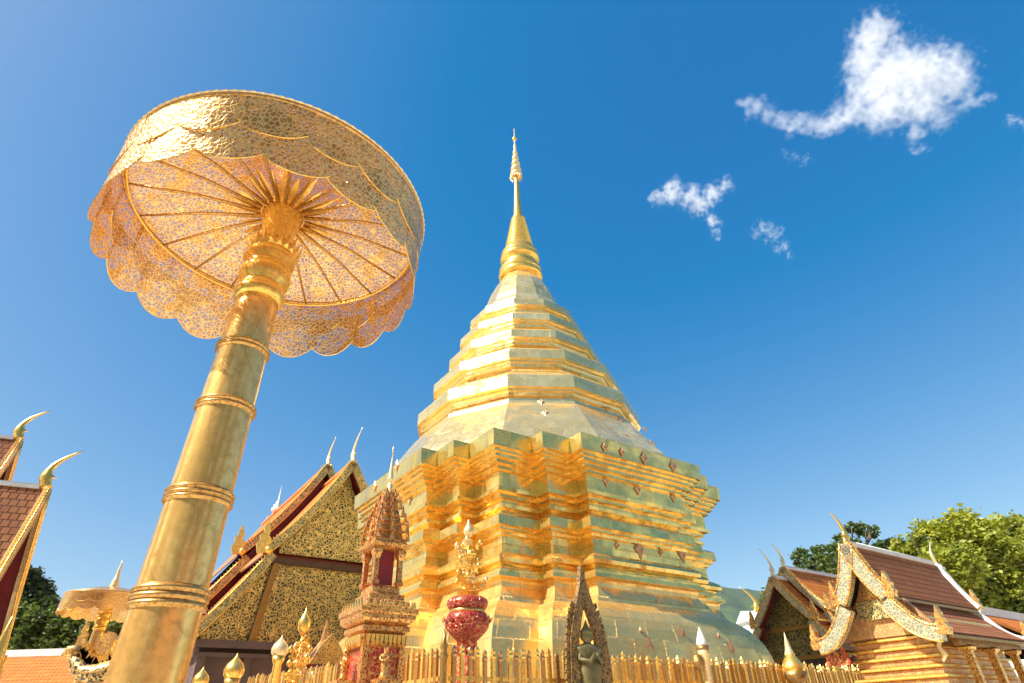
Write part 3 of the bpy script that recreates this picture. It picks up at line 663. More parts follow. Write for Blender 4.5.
edge_hall(45, 489, 9, 'lower brown roofed temple hall with gold ridge horn at the left edge', 0)
edge_hall(18, 440, 10.5, 'higher temple hall roof whose gold horn rises at the upper left edge', 1)

# --- cloister roofs far left and far right
def cloister(p0, p1, label, w=2.0, drop=1.3, mat='tile_yellow'):
    p0, p1 = V(p0), V(p1); d = (p1-p0)*V(1, 1, 0); L = np.linalg.norm(d); d /= L; s = np.cross(d, Z); zr = p0[2]
    c = p0*V(1, 1, 0); t = thing('cloister', label, 'cloister', c, 'cloister galleries round the terrace')
    for sg in (-1, 1):
        a = [c+Z*zr, c+d*L+Z*zr, c+d*L+s*sg*w+Z*(zr-drop), c+s*sg*w+Z*(zr-drop)]
        mb = MB(); mb.add(a+[q-Z*.1 for q in a], [(0, 1, 2, 3), (7, 6, 5, 4), (3, 2, 6, 7), (0, 3, 7, 4), (1, 5, 6, 2)], [[(0, 0), (L, 0), (L, -2.4), (0, -2.4)]]+[[(0, 0)]*4]*4); mb.build('roof_slope', M[mat], t)
    mb = MB(); mb.box(c+d*L/2+Z*(zr+.06), d*L/2, s*.12, Z*.12); mb.build('ridge_cap', M['white_plaster'], t)
    h = zr-drop; mb = MB(); mb.box(c+d*L/2+Z*h/2, d*(L/2-.2), s*(w-.5), Z*h/2); mb.build('wall', M['white_plaster'], t)
    return t
q = at(0, 656, 25); q2 = at(112, 662, 25); cloister(q-V(9, 0, 0), V(q2[0]+1.5, q2[1], q[2]), 'orange roofed cloister with white ridge behind the small parasol')
q = at(985, 614, 20); cloister(q-LY*.6, q+LY*9, 'orange roofed cloister with white ridge at the right edge')
for a_, b_ in ((loc(27, -24, 4.6), loc(27, 14, 4.6)), (loc(24, -24, 4.6), loc(-8, -24, 4.6))):  # out-of-view galleries, added to warm what the gold reflects
    cloister(a_, b_, 'unseen orange roofed cloister gallery added behind the viewer for warm reflections', w=2.6, drop=1.6)
t = thing('far_roof', 'tiny white roofed building with gold horn below the hill', 'building', q*V(1, 1, 0))
mb = MB(); c = at(749, 611, 42); mb.add([c+V(-.55, 0, 0), c+V(.45, 0, 0), c+V(.6, -.8, -.7), c+V(-.8, -.8, -.7), c+V(.6, .8, -.7), c+V(-.8, .8, -.7)], [(0, 1, 2, 3), (1, 0, 5, 4), (2, 4, 5, 3), (1, 4, 2), (0, 3, 5)]); mb.build('roof', M['white_plaster'], t)
mb = MB(); horn(mb, c+V(.4, 0, -.2), V(0, 1, 0), V(1, 0, 0), 1.7, .2); mb.build('ridge_horn', M['gold'], t)
mb = MB(); mb.box(c*V(1, 1, 0)+Z*(c[2]-.7)/2, V(.6, 0, 0), V(0, .7, 0), Z*(c[2]-.7)/2); mb.build('wall', M['white_plaster'], t)

# ---------------------------------------------------------------- fence
HF = 7.2
def fence(p0, d, L, z0, z1, label, n0=0):
    t = thing('picket_fence', label, 'fence', p0, 'gilded fence sides round the stupa'); s = np.cross(d, Z)
    mb = MB(); mb.box(p0+d*L/2+Z*.45, d*L/2, s*.16, Z*.45); mb.rect(p0+d*L/2, d, s, L/2, .16, [(.0, .9), (.04, .93), (.04, .99), (0, 1.02)]); mb.build('kerb_wall', M['white_plaster'], t)
    mb = MB()
    for zz in (1.2, 2.16): mb.box(p0+d*L/2+Z*zz, d*L/2, s*.018, Z*.03)
    mb.build('rail', M['gold'], t)
    N = int(L/.142); N = min(N, 98)
    for k in range(N):
        x = L*(k+.5)/N; c = p0+d*x; z = z0+(z1-z0)*x/L + (.03*(k % 2)) + rng.normal()*.022; w = .030+.004*rng.random(); mb = MB()
        a = rng.normal()*.15; dd = d*math.cos(a)+s*math.sin(a); ss = np.cross(dd, Z)
        tilt = d*rng.normal()*.02
        rg = []
        for f, zz in ((1, 1.0), (1, z-.16), (1.25, z-.13), (.8, z-.10), (1.05, z-.06), (.1, z)):
            off = tilt*(zz-1)/1.5; rg.append([c+off+(dd*w*f*i+ss*w*.75*f*j)+Z*zz for i, j in ((-1, -1), (1, -1), (1, 1), (-1, 1))])
        mb.rings(rg); mb.build('picket', M['gold'] if k % 2 else M['gold_ring'], t)
    return t
fc = loc(HF, -HF)
fence(fc+LY*.1, LY, 12.6, 2.58, 2.60, 'gold picket fence running right from its corner before the stupa')
le = at(250, 677, 16.5)*V(1, 1, 0); dl = (le-fc); LL = np.linalg.norm(dl); dl /= LL
zl = at(250, 677, 16.5)[2]
fence(fc+dl*.1, dl, LL, 2.58, zl, 'gold picket fence running left behind the red and gold tower')
mb = MB(); c = fc
mb.lathe(c, [(.09, 0), (.09, 1.0), (.06, 1.05), (.05, 2.4), (.07, 2.45), (.04, 2.52), (.06, 2.58), (.03, 2.68), (0, 2.85)], 12); tag(mb.build('corner_post', M['gold_dark'], None), 'dark gold post where the two fence sides meet', 'post')

# ---------------------------------------------------------------- red and gold corner shrine tower
c = at(375, 650, 8)*V(1, 1, 0)
tw = thing('spirit_tower', 'red and gold shrine tower with open pillared chamber and pointed crown', 'shrine tower', c)
a = .252; E = 0
mb = MB(); mb.rect(c, LX, LY, a, a, [(.12, 0), (.12, .3), (.06, .4), (.06, .8), (0, .9), (0, 1.0)]); mb.build('plinth', M['tower_gilt'], tw)
mb = MB(); mb.rect(c, LX, LY, a-.02, a-.02, [(0, 1.0), (0, 2.55)]); mb.build('red_core', M['red_carved'], tw)
for i, j in ((-1, -1), (1, -1), (1, 1), (-1, 1)):
    mb = MB(); mb.box(c+LX*i*(a-.02)+LY*j*(a-.02)+Z*1.75, LX*.035, LY*.035, Z*.75); mb.build('corner_post', M['tower_gilt'], tw)
mb = MB(); mb.rect(c, LX, LY, a, a, [(.0, 2.36), (.03, 2.38), (.03, 2.42), (.0, 2.44), (.0, 2.50), (.05, 2.53), (.05, 2.58), (.02, 2.60)]); mb.build('moulding', M['tower_gilt'], tw)
mb = MB()                                      # row of hanging lotus petals
for face in range(4):
    X, Y = [(LX, LY), (LY, -LX), (-LX, -LY), (-LY, LX)][face]
    for k in range(9):
        q = c+X*(a+.045)+Y*(-a+2*a*(k+.5)/9)+Z*2.49; h = .13; w_ = a/9*.85
        mb.prism([q-Y*w_, q+Y*w_, q+Y*w_*.9-Z*h*.5, q-Z*h, q-Y*w_*.9-Z*h*.5], X*.02)
mb.build('lotus_petals', M['gold'], tw)
mb = MB(); mb.rect(c, LX, LY, a, a, [(.02, 2.60), (.08, 2.63), (.10, 2.66), (.10, 2.71), (.12, 2.73), (.12, 2.78), (.04, 2.82), (.03, 2.87), (-.02, 2.9), (-.02, 2.95), (-.07, 2.98), (-.07, 3.04), (-.1, 3.07)]); mb.build('cornice', M['tower_gilt'], tw)
mb = MB()
for face in range(4):
    X, Y = [(LX, LY), (LY, -LX), (-LX, -LY), (-LY, LX)][face]
    for k in range(8):
        q = c+X*(a+.10)+Y*(-a-.08+(2*a+.16)*(k+.5)/8)+Z*2.78; w_ = .03
        mb.prism([q-Y*w_, q+Y*w_, q+Y*w_*.4+Z*.05, q+Z*.09, q-Y*w_*.4+Z*.05], X*.02)
mb.build('crest', M['gold'], tw)
b = .165
mb = MB(); mb.rect(c, LX, LY, b-.06, b-.06, [(0, 3.07), (0, 3.52)]); mb.build('red_chamber', M['red_wood'], tw)
for i, j in ((-1, -1), (1, -1), (1, 1), (-1, 1)):
    q = c+LX*i*b+LY*j*b; mb = MB(); mb.rect(q, LX, LY, .03, .03, [(.015, 3.07), (.015, 3.11), (0, 3.13), (0, 3.38), (.01, 3.40), (.025, 3.45), (.025, 3.5)]); mb.build('column', M['tower_gilt'], tw)
mb = MB(); mb.rect(c, LX, LY, b, b, [(.03, 3.5), (.09, 3.53), (.10, 3.57), (.05, 3.60), (.05, 3.63)]); mb.build('eave', M['tower_gilt'], tw)
for k, (z, r, h) in enumerate([(3.62, .225, .13), (3.73, .215, .13), (3.84, .19, .13), (3.95, .16, .12), (4.06, .13, .11), (4.16, .095, .10), (4.24, .065, .09)]):
    mb = MB(); mb.rect(c, LX, LY, r, r, [(-.03, z), (-.01, z+.015), (-.05, z+h*.4), (-.07 if r > .1 else -.03, z+h)])
    for face in range(4):
        X, Y = [(LX, LY), (LY, -LX), (-LX, -LY), (-LY, LX)][face]
        for s in (-1, 0, 1):
            q = c+X*(r-.005)+Y*s*r*1.0+Z*(z+.005); w_ = .045*(r/.235)**.5 if s == 0 else .028; hh = h*(1.1 if s == 0 else 1.25)
            mb.prism([q-Y*w_, q+Y*w_, q+Y*w_*.5+Z*hh*.5, q+Z*hh, q-Y*w_*.5+Z*hh*.5], X*.025)
    mb.build('crown_tier', M['tower_gilt'], tw)
mb = MB(); mb.lathe(c, [(.05, 4.3), (.055, 4.34), (.03, 4.36), (.035, 4.42), (.02, 4.44), (.018, 4.48), (.04, 4.50), (.045, 4.52), (.03, 4.55), (.036, 4.58), (.024, 4.62), (.03, 4.65), (.018, 4.70), (.022, 4.73), (.012, 4.78), (.006, 4.92), (.014, 4.94), (0, 5.04)], 12); mb.build('spire', M['gold_pale'], tw)
# figure on the front
def deity(c, out, h, mat, label=None, wide=1.0):
    """small crowned figure, one lathe-like body with arms pressed in prayer"""
    side = np.cross(Z, out); mb = MB(); sc = h
    rg = []
    for r, z, k in [(.16, 0, 1), (.18, .06, 1), (.13, .14, 1), (.125, .3, 1), (.14, .42, 1), (.11, .5, .9), (.15, .62, .8), (.17, .68, .7), (.10, .72, .8), (.045, .74, 1), (.045, .76, 1), (.075, .79, 1), (.08, .83, 1), (.07, .87, 1), (.085, .88, 1), (.06, .91, 1), (.035, .95, 1), (.02, .99, 1), (.0, 1.06, 1)]:
        rg.append([c+(side*math.cos(q)*r*wide+out*math.sin(q)*r*k*.8)*sc+Z*z*sc for q in np.arange(14)*2*math.pi/14])
    mb.rings(rg, smooth=True)
    for s in (-1, 1):
        mb.tube([c+(side*s*.15)*sc+Z*.66*sc, c+(side*s*.19+out*.03)*sc+Z*.54*sc, c+(side*s*.10+out*.14)*sc+Z*.50*sc, c+(side*s*.015+out*.16)*sc+Z*.60*sc], [.045*sc, .038*sc, .03*sc, .018*sc], 7)
    return mb.build
q = c+LX*(a+.12)-LY*.02+Z*2.02
deity(q, LX, .36, None)('deity_relief', M['tower_gilt'], tw)
mb = MB(); mb.box(q-Z*.05, LX*.1, LY*.12, Z*.05); mb.build('bracket', M['tower_gilt'], tw)
q = c-LY*(a+.12)+Z*2.02; deity(q, -LY, .34, None)('deity_relief', M['tower_gilt'], tw)
mb = MB(); mb.box(q-Z*.05, LX*.12, LY*.1, Z*.05); mb.build('bracket', M['tower_gilt'], tw)

# ---------------------------------------------------------------- red lotus urn with golden tree
c = at(467, 640, 10.8)*V(1, 1, 0)
ur = thing('lotus_urn', 'red glass lotus urn bearing a spindly golden tree, behind the fence', 'urn', c)
mb = MB(); mb.lathe(c, [(.30, 0), (.30, .6), (.24, .7), (.2, 1.6), (.22, 2.0), (.24, 2.2), (.2, 2.3), (.21, 2.45), (.17, 2.52)], 20); mb.build('stand', M['red_carved'], ur)
mb = MB(); mb.lathe(c, [(.15, 2.50), (.17, 2.62), (.17, 2.74), (.24, 2.80), (.32, 2.88), (.362, 2.97), (.365, 3.06), (.33, 3.14), (.31, 3.16)], 32); bowl = mb.build('bowl', M['red_pot'], ur)
mb = MB()
for row, (z0, r0, hh) in enumerate(((2.78, .20, .17), (2.88, .31, .16), (2.98, .36, .13))):
    for k in range(14):
        a_ = (k+.5*row)*2*math.pi/14; d = V(math.cos(a_), math.sin(a_), 0); s = V(-d[1], d[0], 0)
        b0 = c+d*(r0+.012)+Z*z0; w_ = .06
        mb.add([b0, b0-s*w_+Z*hh*.5+d*.03, b0+Z*hh+d*.05, b0+s*w_+Z*hh*.5+d*.03, b0+d*.05+Z*hh*.5], [(0, 1, 4), (1, 2, 4), (2, 3, 4), (3, 0, 4)])
mb.build('petals', M['red_pot'], bowl, fix=False)
mb = MB(); mb.lathe(c, [(.30, 3.15), (.31, 3.18), (.30, 3.21), (.27, 3.23)], 32); mb.build('gold_band', M['gold_ring'], ur)
mb = MB(); mb.lathe(c, [(.27, 3.2), (.33, 3.24), (.355, 3.30), (.34, 3.36), (.29, 3.40), (.05, 3.42)], 32); mb.build('rim', M['red_pot'], ur)
def gilt_tree(t, c, z0, z1, spread, nb, rr):
    mb = MB(); mb.tube([c+Z*z0, c+Z*z1], [.018*rr, .012*rr], 8); tr = mb.build('stem', M['gold'], t)
    for k in range(nb):
        a_ = k*2.4; d = V(math.cos(a_), math.sin(a_), 0); zb = z0+(z1-z0)*(.10+.75*k/nb); l = spread*(.75+.25*math.cos(k))*(1-.35*k/nb)
        e = c+d*l+Z*(zb+l*.45); mb = MB(); mb.tube([c+Z*zb, c+d*l*.6+Z*(zb+l*.05), e], [.010*rr, .008*rr, .006*rr], 5)
        br = mb.build('branch', M['gold'], t)
        mb = MB(); mb.lathe(e, [(.005, -.02), (.028*rr, 0), (.045*rr, .03), (.02*rr, .07), (0, .11)], 8)
        s = V(-d[1], d[0], 0)
        for q in (.35, .7, 1.0):
            p = c+d*l*q+Z*(zb+l*(.05*q/.6 if q < .6 else .05+.4*(q-.6)/.4))
            for sg in (-1, 1):
                mb.add([p, p+s*sg*.05*rr+Z*.03+d*.02, p+s*sg*.09*rr+Z*.0, p+s*sg*.05*rr-Z*.03], [(0, 1, 2, 3)])
            mb.add([p, p+d*.03+Z*.05*rr, p+Z*.10*rr, p-d*.03+Z*.05*rr], [(0, 1, 2, 3)])
        mb.build('bud_leaves', M['gold_pale'] if k % 3 == 0 else M['gold'], br, fix=False)
gilt_tree(ur, c, 3.40, 4.5, .32, 16, 1.0)
mb = MB(); mb.lathe(c, [(.02, 4.42), (.07, 4.46), (.095, 4.52), (.08, 4.58), (.045, 4.64), (.01, 4.73), (0, 4.76)], 16); mb.build('lotus_bud', M['gold_pale'], ur)

# ---------------------------------------------------------------- flame arch with a dark figure
q = hit(590, 650, loc(HF, -HF), LX); c = V(at(590, 683, q[1]-.35)[0], q[1]-.35, 0); u_ = LY; n_ = -LX
ar = thing('flame_arch', 'dark gold flame-edged pointed arch framing a small figure, before the fence', 'arch', c)
def archpt(s):       # half width against height, s 0..1
    z = 1.0+2.98*s
    zs = [1.0, 2.0, 2.76, 3.07, 3.40, 3.65, 3.8, 4.0]; ws = [.42, .44, .385, .30, .17, .085, .05, .015]
    return np.interp(z, zs, ws), z
mb = MB(); K = 40
for sd in (-1, 1):
    ou = [archpt(i/(K-1)) for i in range(K)]
    inn = [(max(.0, w_-.19), z_) for w_, z_ in ou]
    vs = []
    for (w_, z_), (wi, zi) in zip(ou, inn):
        for dn in (-.05, .05): vs += [c+u_*sd*w_+Z*z_+n_*dn, c+u_*sd*wi+Z*zi+n_*dn]
    fs = []
    for i in range(K-1):
        a0 = 4*i; b0 = 4*i+4
        fs += [(a0, b0, b0+1, a0+1), (a0+2, a0+3, b0+3, b0+2), (a0, a0+2, b0+2, b0), (a0+1, b0+1, b0+3, a0+3)]
    mb.add(vs, fs)
for sd in (-1, 1):
    for k in range(17):
        s = .12+.66*k/17; w_, z_ = archpt(s); w2, z2 = archpt(s+.035); h = .12*(1-.4*s)
        mb.prism([c+u_*sd*(w_-.02)+Z*z_, c+u_*sd*(w_+h*.8)+Z*(z_+h*1.0), c+u_*sd*(w_+h*.55)+Z*(z_+h*1.9), c+u_*sd*(w2-.02)+Z*z2], n_*.05)
mb.build('frame', M['arch_gilt'], ar)
mb = MB(); mb.box(c+Z*.5, u_*.5, n_*.2, Z*.5); mb.box(c+Z*1.4, u_*.3, n_*.12, Z*.4); mb.build('pedestal', M['arch_gilt'], ar)
cf = c+Z*1.8-n_*.02
fg = thing('statue', 'small dark seated statue inside the flame-edged arch', 'statue', cf)
deity(cf, LX, 1.22, None, None, 1.45)('body', M['statue'], fg)

# ---------------------------------------------------------------- lantern post, bell, finials
q = hit(697, 650, loc(HF, -HF), LX); c = q*V(1, 1, 0)-LY*0+LX*.15
t = thing('lantern_post', 'gold post with white pointed bud cap, standing along the right fence', 'post', c)
mb = MB(); mb.lathe(c, [(.11, 0), (.11, 1), (.07, 1.05), (.07, 2.55), (.09, 2.60), (.11, 2.66), (.11, 2.72)], 16); mb.build('post', M['gold_pale'], t)
mb = MB(); mb.lathe(c, [(.10, 2.70), (.12, 2.74), (.115, 2.80)], 16); mb.build('collar', M['gold_dark'], t)
mb = MB(); mb.lathe(c, [(.095, 2.79), (.105, 2.84), (.09, 2.92), (.05, 3.03), (.0, 3.15)], 16); mb.build('bud_cap', M['white_plaster'], t)
mb = MB(); mb.lathe(c-LY*.19-LX*.02+Z*2.5, [(.01, -.14), (.09, -.1), (.12, 0), (.09, .12), (.01, .16)], 10); mb.build('hanging_lamp', M['gold_dark'], t)
q = hit(787, 660, loc(HF, -HF), LX); c = q*V(1, 1, 0)+LX*.1
t = thing('bell_finial', 'small golden bell-shaped finial with pale tip above the right fence', 'finial', c)
mb = MB(); mb.lathe(c, [(.14, 0), (.14, 2.2), (.24, 2.25), (.26, 2.33), (.24, 2.40), (.19, 2.46), (.16, 2.50)], 20); mb.build('base', M['gold_dark'], t)
mb = MB(); mb.lathe(c, [(.22, 2.38), (.24, 2.45), (.22, 2.55), (.15, 2.66), (.10, 2.72)], 20); mb.build('bell', M['gold'], t)
mb = MB(); mb.lathe(c, [(.10, 2.70), (.11, 2.76), (.07, 2.86), (.05, 2.98), (.02, 3.1), (0, 3.22)], 16); mb.build('tip', M['gold_pale'], t)
def bud_post(px, py, Y, r, label, mat='gold'):
    p = at(px, py, Y); c = p*V(1, 1, 0); z = p[2]; t = thing('bud_post', label, 'post', c, 'gold bud posts at the lower left')
    mb = MB(); mb.lathe(c, [(r*.9, 0), (r*.9, .4), (r*.55, .5), (r*.5, z-r*2.2), (r*.62, z-r*2), (r*.8, z-r*1.4)], 14); mb.build('post', M['gold'], t)
    mb = MB(); mb.lathe(c, [(r*.6, z-r*1.5), (r*.98, z-r*1.0), (r*1.02, z-r*.5), (r*.8, z), (r*.45, z+r*.35), (r*.12, z+r*.7), (0, z+r*1.1)], 18); mb.build('bud', M[mat], t)
bud_post(235.5, 664, 8, .115, 'taller gold bud post before the purple wall')
bud_post(202, 675, 7.6, .085, 'shorter gold bud post just right of the big pole')
bud_post(281, 644, 10.5, .13, 'pale bud post beside the little golden tree', 'gold_pale')
c = at(295, 683, 10.9)*V(1, 1, 0); zt = at(294, 622, 10.9)[2]
t = thing('gilded_tree', 'little golden tree with round leaves topped by a gold bud, left of the red tower', 'ornamental tree', c)
mb = MB(); mb.lathe(c, [(.2, 0), (.2, .5), (.12, .6), (.12, 1.9), (.17, 2.05), (.1, 2.2)], 14); mb.build('stand', M['gold_carved'], t)
gilt_tree(t, c, 2.1, zt-.15, .27, 12, 1.15)
mb = MB(); mb.lathe(c+Z*zt, [(.03, -.2), (.09, -.12), (.10, 0), (.06, .08), (.015, .16), (0, .26)], 16); mb.build('lotus_bud', M['gold'], t)
# small red gabled spirit house
c = at(322, 660, 15.5)*V(1, 1, 0); zt = at(322, 622, 15.5)[2]
t = thing('spirit_house', 'small dark red spirit house with gilt pointed gable, left of the tower', 'spirit house', c)
mb = MB(); mb.rect(c, LX, LY, .45, .45, [(.0, 0), (0, zt-1.1), (.08, zt-1.05), (.08, zt-.95)]); mb.build('body', M['red_wood'], t)
mb = MB()
for d_ in (LX, -LY):
    q = c+d_*.45+Z*(zt-.95); s = np.cross(Z, d_)
    mb.prism([q-s*.45, q+s*.45, q+s*.25+Z*.35, q+Z*.65, q-s*.25+Z*.35], d_*.08)
mb.build('gable', M['gold_carved'], t)
mb = MB(); mb.rect(c, LX, LY, .4, .4, [(0, zt-.95), (-.2, zt-.62), (-.32, zt-.4), (-.37, zt-.1), (-.395, zt+.1)]); mb.build('roof', M['tower_gilt'], t)
# left edge gold flame
c = at(3, 640, 5.0); t = thing('flame_finial', 'slim gold flame finial at the lower left edge', 'finial', c*V(1, 1, 0))
mb = MB(); b0 = c*V(1, 1, 0); zt = c[2]+.12
mb.lathe(b0, [(.12, 0), (.12, .3), (.05, .4), (.04, zt-.5), (.06, zt-.46)], 12); mb.build('post', M['gold'], t)
mb = MB(); mb.lathe(b0, [(.05, zt-.47), (.065, zt-.38), (.05, zt-.22), (.025, zt-.08), (0, zt+.06)], 12, sx=.9); mb.build('flame', M['gold'], t)

# naga stair rail at the foot of the small parasol
pts_px = [(70, 678), (78, 662), (92, 668), (108, 664), (122, 652), (134, 636), (140, 620)]
c0 = at(100, 683, 14.5)*V(1, 1, 0)
ng = thing('naga_balustrade', 'dark gilt naga balustrade with crested head below the small parasol', 'balustrade', c0)
pts = [at(x, y, 14.5) for x, y in [(150, 640), (140, 652), (126, 664), (110, 671), (94, 674), (82, 672), (76, 664), (74, 655)]]
mb = MB(); mb.tube(pts, [.24, .24, .23, .21, .19, .17, .15, .10], 10); bd = mb.build('body', M['naga_dark'], ng)
mb = MB()
for k in range(26):
    s = k/25*6.99; i = int(s); f = s-i; p = pts[i]*(1-f)+pts[i+1]*f; tdir = pts[i+1]-pts[i]; tdir /= np.linalg.norm(tdir); nn = np.cross(V(0, 1, 0), tdir); nn = nn if nn[2] > 0 else -nn
    p = p+nn*.15; mb.prism([p-tdir*.09, p+tdir*.09, p+nn*.22+tdir*.05], V(0, .07, 0))
mb.build('crest', M['gold'], bd)
mb = MB(); h = pts[-1]; mb.tube([h-Z*.1, h+V(.0, 0, .12), h+V(-.14, 0, .10), h+V(-.27, 0, .0)], [.12, .15, .10, .03], 9); flame(mb, h+V(.05, 0, .14), V(1, 0, 0), V(0, 1, 0), .55, .22, .08); mb.build('head', M['gold_carved'], ng)
mb = MB(); pp = [at(x, y, 14.7) for x, y in [(88, 676), (96, 655), (101, 640), (112, 632), (118, 640), (112, 660), (104, 676)]]
mb.prism(pp, V(0, .3, 0)); mb.build('scroll_bracket', M['gold_carved'], ng)
mb = MB(); L0 = at(70, 690, 14.6); L1 = at(160, 690, 14.6); mb.box((L0+L1)/2*V(1, 1, 0)+Z*L0[2]/2, V((L1-L0)[0]/2, 0, 0), V(0, .35, 0), Z*L0[2]/2); mb.build('parapet', M['white_plaster'], ng)

# ---------------------------------------------------------------- trees
def tree(label, base, trunk_h, blobs, leaf, nleaf, mat, gap=.0, seed=1, group='trees beyond the temple', limbs=True):
    r_ = np.random.default_rng(seed); base = V(base)
    t = thing('tree', label, 'tree', base, group)
    mb = MB(); top = base+Z*trunk_h; ctr = np.mean([b[0] for b in blobs], axis=0)
    mb.tube([base, base+Z*trunk_h*.5+V(.2, 0, 0), top], [.5, .36, .28], 9)
    for bc, br in blobs:
        bc = V(bc); mid = top*.5+bc*.5+V(*(r_.normal(size=3)*.5)); mb.tube([top-Z*.3, mid, bc], [.20, .12, .04], 6)
        for k in range(5):
            e = bc+V(*(r_.normal(size=3)*br*.45)); mb.tube([mid*.35+bc*.65, e], [.06, .02], 5)
    mb.build('trunk', M['bark'], t)
    tot = sum(b[1]**2 for b in blobs); VS = []; 
    for bc, br in blobs:
        n = int(nleaf*br**2/tot); ncl = max(6, int(n/45))
        d = r_.normal(size=(ncl, 3)); d /= np.linalg.norm(d, axis=1)[:, None]; rad = br*(.45+.6*r_.random(ncl)**.6); d[:, 2] *= .8
        cl = V(bc)+d*rad[:, None]
        idx = r_.integers(0, ncl, n); p = cl[idx]+r_.normal(size=(n, 3))*br*.13*(1+.4*r_.random((n, 1)))
        a = r_.normal(size=(n, 3)); a /= np.linalg.norm(a, axis=1)[:, None]; a[:, 2] *= .6
        b = r_.normal(size=(n, 3)); b -= a*(a*b).sum(1)[:, None]/(a*a).sum(1)[:, None]; b /= np.linalg.norm(b, axis=1)[:, None]
        l = leaf*(.6+.8*r_.random((n, 1)))
        VS.append(np.stack([p-a*l, p+b*l*.5, p+a*l, p-b*l*.5], 1))
    vs = np.concatenate(VS).reshape(-1, 3)-base; nq = len(vs)//4
    me = bpy.data.meshes.new('crown'); me.vertices.add(len(vs)); me.vertices.foreach_set('co', vs.ravel()); me.loops.add(nq*4); me.polygons.add(nq)
    me.loops.foreach_set('vertex_index', np.arange(nq*4)); me.polygons.foreach_set('loop_start', np.arange(nq)*4); me.polygons.foreach_set('loop_total', np.full(nq, 4)); me.update(); me.validate()
    me.materials.append(M[mat]); o = bpy.data.objects.new('crown', me); COL.objects.link(o); o.parent = t
    return t
def B(px, py, Y, rpx):
    p = at(px, py, Y); d = np.dot(p-V(0, 0, EYE), Fw); return (p, rpx*d/FPX)
def tree_px(label, px, Y, trunk_top_y, bl, leaf, n, mat, seed):
    bb = [B(x, y, Y+dy, r) for x, y, r, dy in bl]; p = at(px, trunk_top_y, Y)
    tree(label, p*V(1, 1, 0), p[2], bb, leaf, n, mat, seed=seed)
tree_px('big sunlit yellow green tree behind the right shrine', 960, 38, 625, [(965, 535, 24, 0), (935, 538, 20, 2), (990, 545, 22, -1), (1010, 530, 18, 1), (910, 548, 15, 0), (950, 565, 24, -2), (985, 580, 26, 0), (1020, 570, 24, 2), (925, 575, 20, 0), (1040, 550, 24, 0), (960, 600, 26, 0), (1005, 605, 24, 0), (1035, 600, 24, 2), (898, 556, 9, 0)], .17, 42000, 'leaf_bright', 3)
tree_px('sparse dark tree with open crown beyond the orange roof', 850, 46, 620, [(853, 528, 9, 0), (870, 530, 8, 1), (842, 545, 11, 0), (822, 552, 10, 0), (800, 556, 9, 1), (838, 562, 14, -1), (860, 550, 10, 0), (878, 549, 8, 1), (815, 565, 12, 0), (875, 566, 13, 0), (850, 575, 16, 0), (794, 575, 10, 0)], .15, 9000, 'leaf_mid', 5)
tree_px('blue green tree just behind the sunlit tree', 890, 50, 625, [(893, 550, 11, 0), (905, 562, 14, 0), (885, 575, 14, 0), (900, 590, 16, 0), (872, 590, 12, 0)], .17, 12000, 'leaf_dark', 6)
tree_px('tall loose tree at the left edge above the cloister', 20, 42, 650, [(22, 578, 14, 0), (10, 590, 16, 0), (38, 592, 13, 1), (28, 604, 15, 0), (2, 606, 15, 0), (50, 606, 9, 0)], .15, 15000, 'leaf_dark', 7)
tree_px('dense low tree behind the small parasol', 70, 36, 660, [(15, 626, 20, 0), (45, 624, 17, 0), (72, 630, 17, 0), (98, 634, 16, 0), (118, 634, 14, 0), (30, 645, 18, 0), (60, 648, 18, 0), (90, 650, 16, 0), (120, 652, 14, 0)], .16, 30000, 'leaf_mid', 8)
tree_px('green tree rising behind the dark gable', 775, 48, 640, [(785, 585, 9, 0), (775, 600, 12, 0), (790, 605, 14, 0), (768, 615, 10, 0)], .17, 8000, 'leaf_mid', 9)

for i_, (x_, y_, h_, r_) in enumerate([(-22, -14, 15, 5), (-9, -21, 19, 6), (6, -23, 16, 5), (19, -17, 18, 6), (30, -4, 15, 5), (-33, 2, 14, 5)]):  # unseen trees, added so the gold mirrors dark bands
    bb = [(V(x_, y_, h_), r_), (V(x_+r_*.9, y_-1, h_*.72), r_*.8), (V(x_-r_*.9, y_+1, h_*.7), r_*.8), (V(x_+1, y_+1, h_*.55), r_*.8)]
    tree('unseen tall forest tree added behind the viewer for dark reflections in the gold', V(x_, y_, 0), h_*.5, bb, .5, 3500, 'leaf_mid', seed=30+i_, group='unseen trees added behind the viewer')
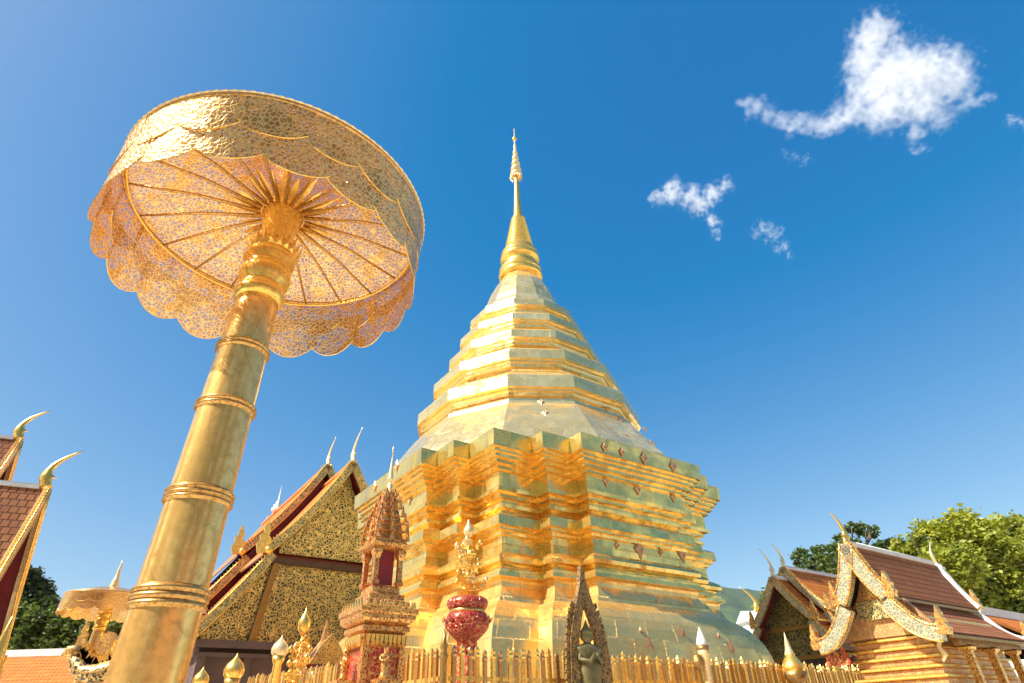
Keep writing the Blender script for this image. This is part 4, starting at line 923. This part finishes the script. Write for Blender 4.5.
# ---------------------------------------------------------------- clouds
def cloud(label, Y, bl, dens=.022, nscale=.035, seed=0.):
    import bmesh
    bb = [B(x, y, Y+dy, r) for x, y, r, dy in bl]
    c = np.mean([b[0] for b in bb], axis=0)
    me = bpy.data.meshes.new('cloud'); bm = bmesh.new()
    for p, r in bb: bmesh.ops.create_icosphere(bm, subdivisions=3, radius=float(r*1.55), matrix=Matrix.Translation(Vector(p-c)))
    bm.to_mesh(me); bm.free()
    o = bpy.data.objects.new('cloud', me); COL.objects.link(o); o.location = tuple(c); tag(o, label, 'cloud', 'small white clouds in the blue sky')
    md = o.modifiers.new('join', 'REMESH'); md.mode = 'VOXEL'; md.voxel_size = max(3.0, max(r for _, r in bb)*.12)
    t = NT('cloud vapour'); t.t.nodes.remove(t.b)
    nz = t.noise(nscale*.6, 7, .66); ww = t.n('ShaderNodeVectorMath', operation='MULTIPLY_ADD'); t.l(nz.outputs['Color'], ww.inputs[0]); ww.inputs[1].default_value = (74, 74, 74)
    t.l(t.co.outputs['Object'], ww.inputs[2]); of = t.n('ShaderNodeVectorMath', operation='SUBTRACT'); t.l(ww.outputs[0], of.inputs[0]); of.inputs[1].default_value = (37, 37, 37)
    acc = None
    for p, r in bb:
        ds = t.n('ShaderNodeVectorMath', operation='DISTANCE'); t.l(of.outputs[0], ds.inputs[0]); ds.inputs[1].default_value = tuple(p-c)
        v = t.math('SUBTRACT', 1.0, t.math('DIVIDE', ds.outputs['Value'], float(r*1.45)))
        acc = v if acc is None else t.math('MAXIMUM', acc, v)
    n2 = t.noise(nscale*1.5, 5, .6)
    k = t.math('SUBTRACT', t.math('MULTIPLY', acc, 1.5), t.math('MULTIPLY', t.math('SUBTRACT', n2.outputs[0], .22), 2.3))
    k = t.math('MULTIPLY', t.math('MAXIMUM', t.math('MINIMUM', t.math('MULTIPLY', k, 1.3), 1.0), 0.0), dens)
    pv = t.n('ShaderNodeVolumePrincipled'); pv.inputs['Color'].default_value = (.93, .94, .96, 1); pv.inputs['Anisotropy'].default_value = .0; t.l(k, pv.inputs['Density'])
    t.l(pv.outputs[0], t.out.inputs['Volume']); me.materials.append(t.m)
    return o
CY = 900
cloud('largest heart shaped cloud at the upper right', CY, [(874, 36, 27, 0), (866, 62, 26, 0), (895, 75, 38, 0), (930, 72, 32, 20), (950, 66, 24, 0), (955, 85, 22, 0), (864, 90, 24, 0), (885, 108, 28, 0), (920, 106, 28, 0), (852, 112, 20, 0), (836, 120, 17, 0), (822, 127, 13, 0), (808, 127, 13, 0), (795, 124, 12, 0), (782, 120, 12, 0), (768, 115, 13, 0), (755, 108, 13, 0), (745, 100, 9, 0), (968, 105, 12, 0), (914, 134, 13, 0), (918, 150, 9, 0), (982, 100, 9, 0), (992, 98, 6, 0), (945, 118, 16, 0)], dens=.017)
cloud('ragged middle sized cloud left of the largest one', CY, [(672, 192, 14, 0), (690, 196, 14, 0), (700, 204, 13, 0), (712, 194, 13, 0), (726, 184, 9, 0), (712, 220, 9, 0), (716, 234, 6, 0), (660, 200, 8, 0), (655, 196, 7, 0)], .03, .07)
cloud('faint wispy cloud lowest of the group', CY, [(764, 228, 8, 0), (772, 236, 8, 0), (778, 232, 6, 0), (783, 246, 7, 0), (789, 256, 5, 0), (756, 232, 6, 0)], .02, .09)
cloud('tiny cloud wisp at the right edge of the sky', CY, [(1010, 120, 6, 0), (1020, 121, 6, 0), (1030, 123, 7, 0)], .018, .09)
cloud('small faint wisp under the tail of the largest cloud', CY, [(795, 156, 6, 0), (806, 160, 6, 0), (785, 153, 5, 0)], .01, .09)

# ---------------------------------------------------------------- haze
mb = MB(); mb.box(V(150, 300, 64), V(1400, 0, 0), V(0, 620, 0), V(0, 0, 66)); t = NT('hazy air'); t.t.nodes.remove(t.b)
pv = t.n('ShaderNodeVolumePrincipled'); pv.inputs['Color'].default_value = (.80, .88, 1, 1); pv.inputs['Density'].default_value = .00004; t.l(pv.outputs[0], t.out.inputs['Volume'])
hz = mb.build('haze', t.m); hz['kind'] = 'stuff'

for o in list(bpy.data.objects):
    if '_o' in o: del o['_o']
bpy.context.view_layer.update()
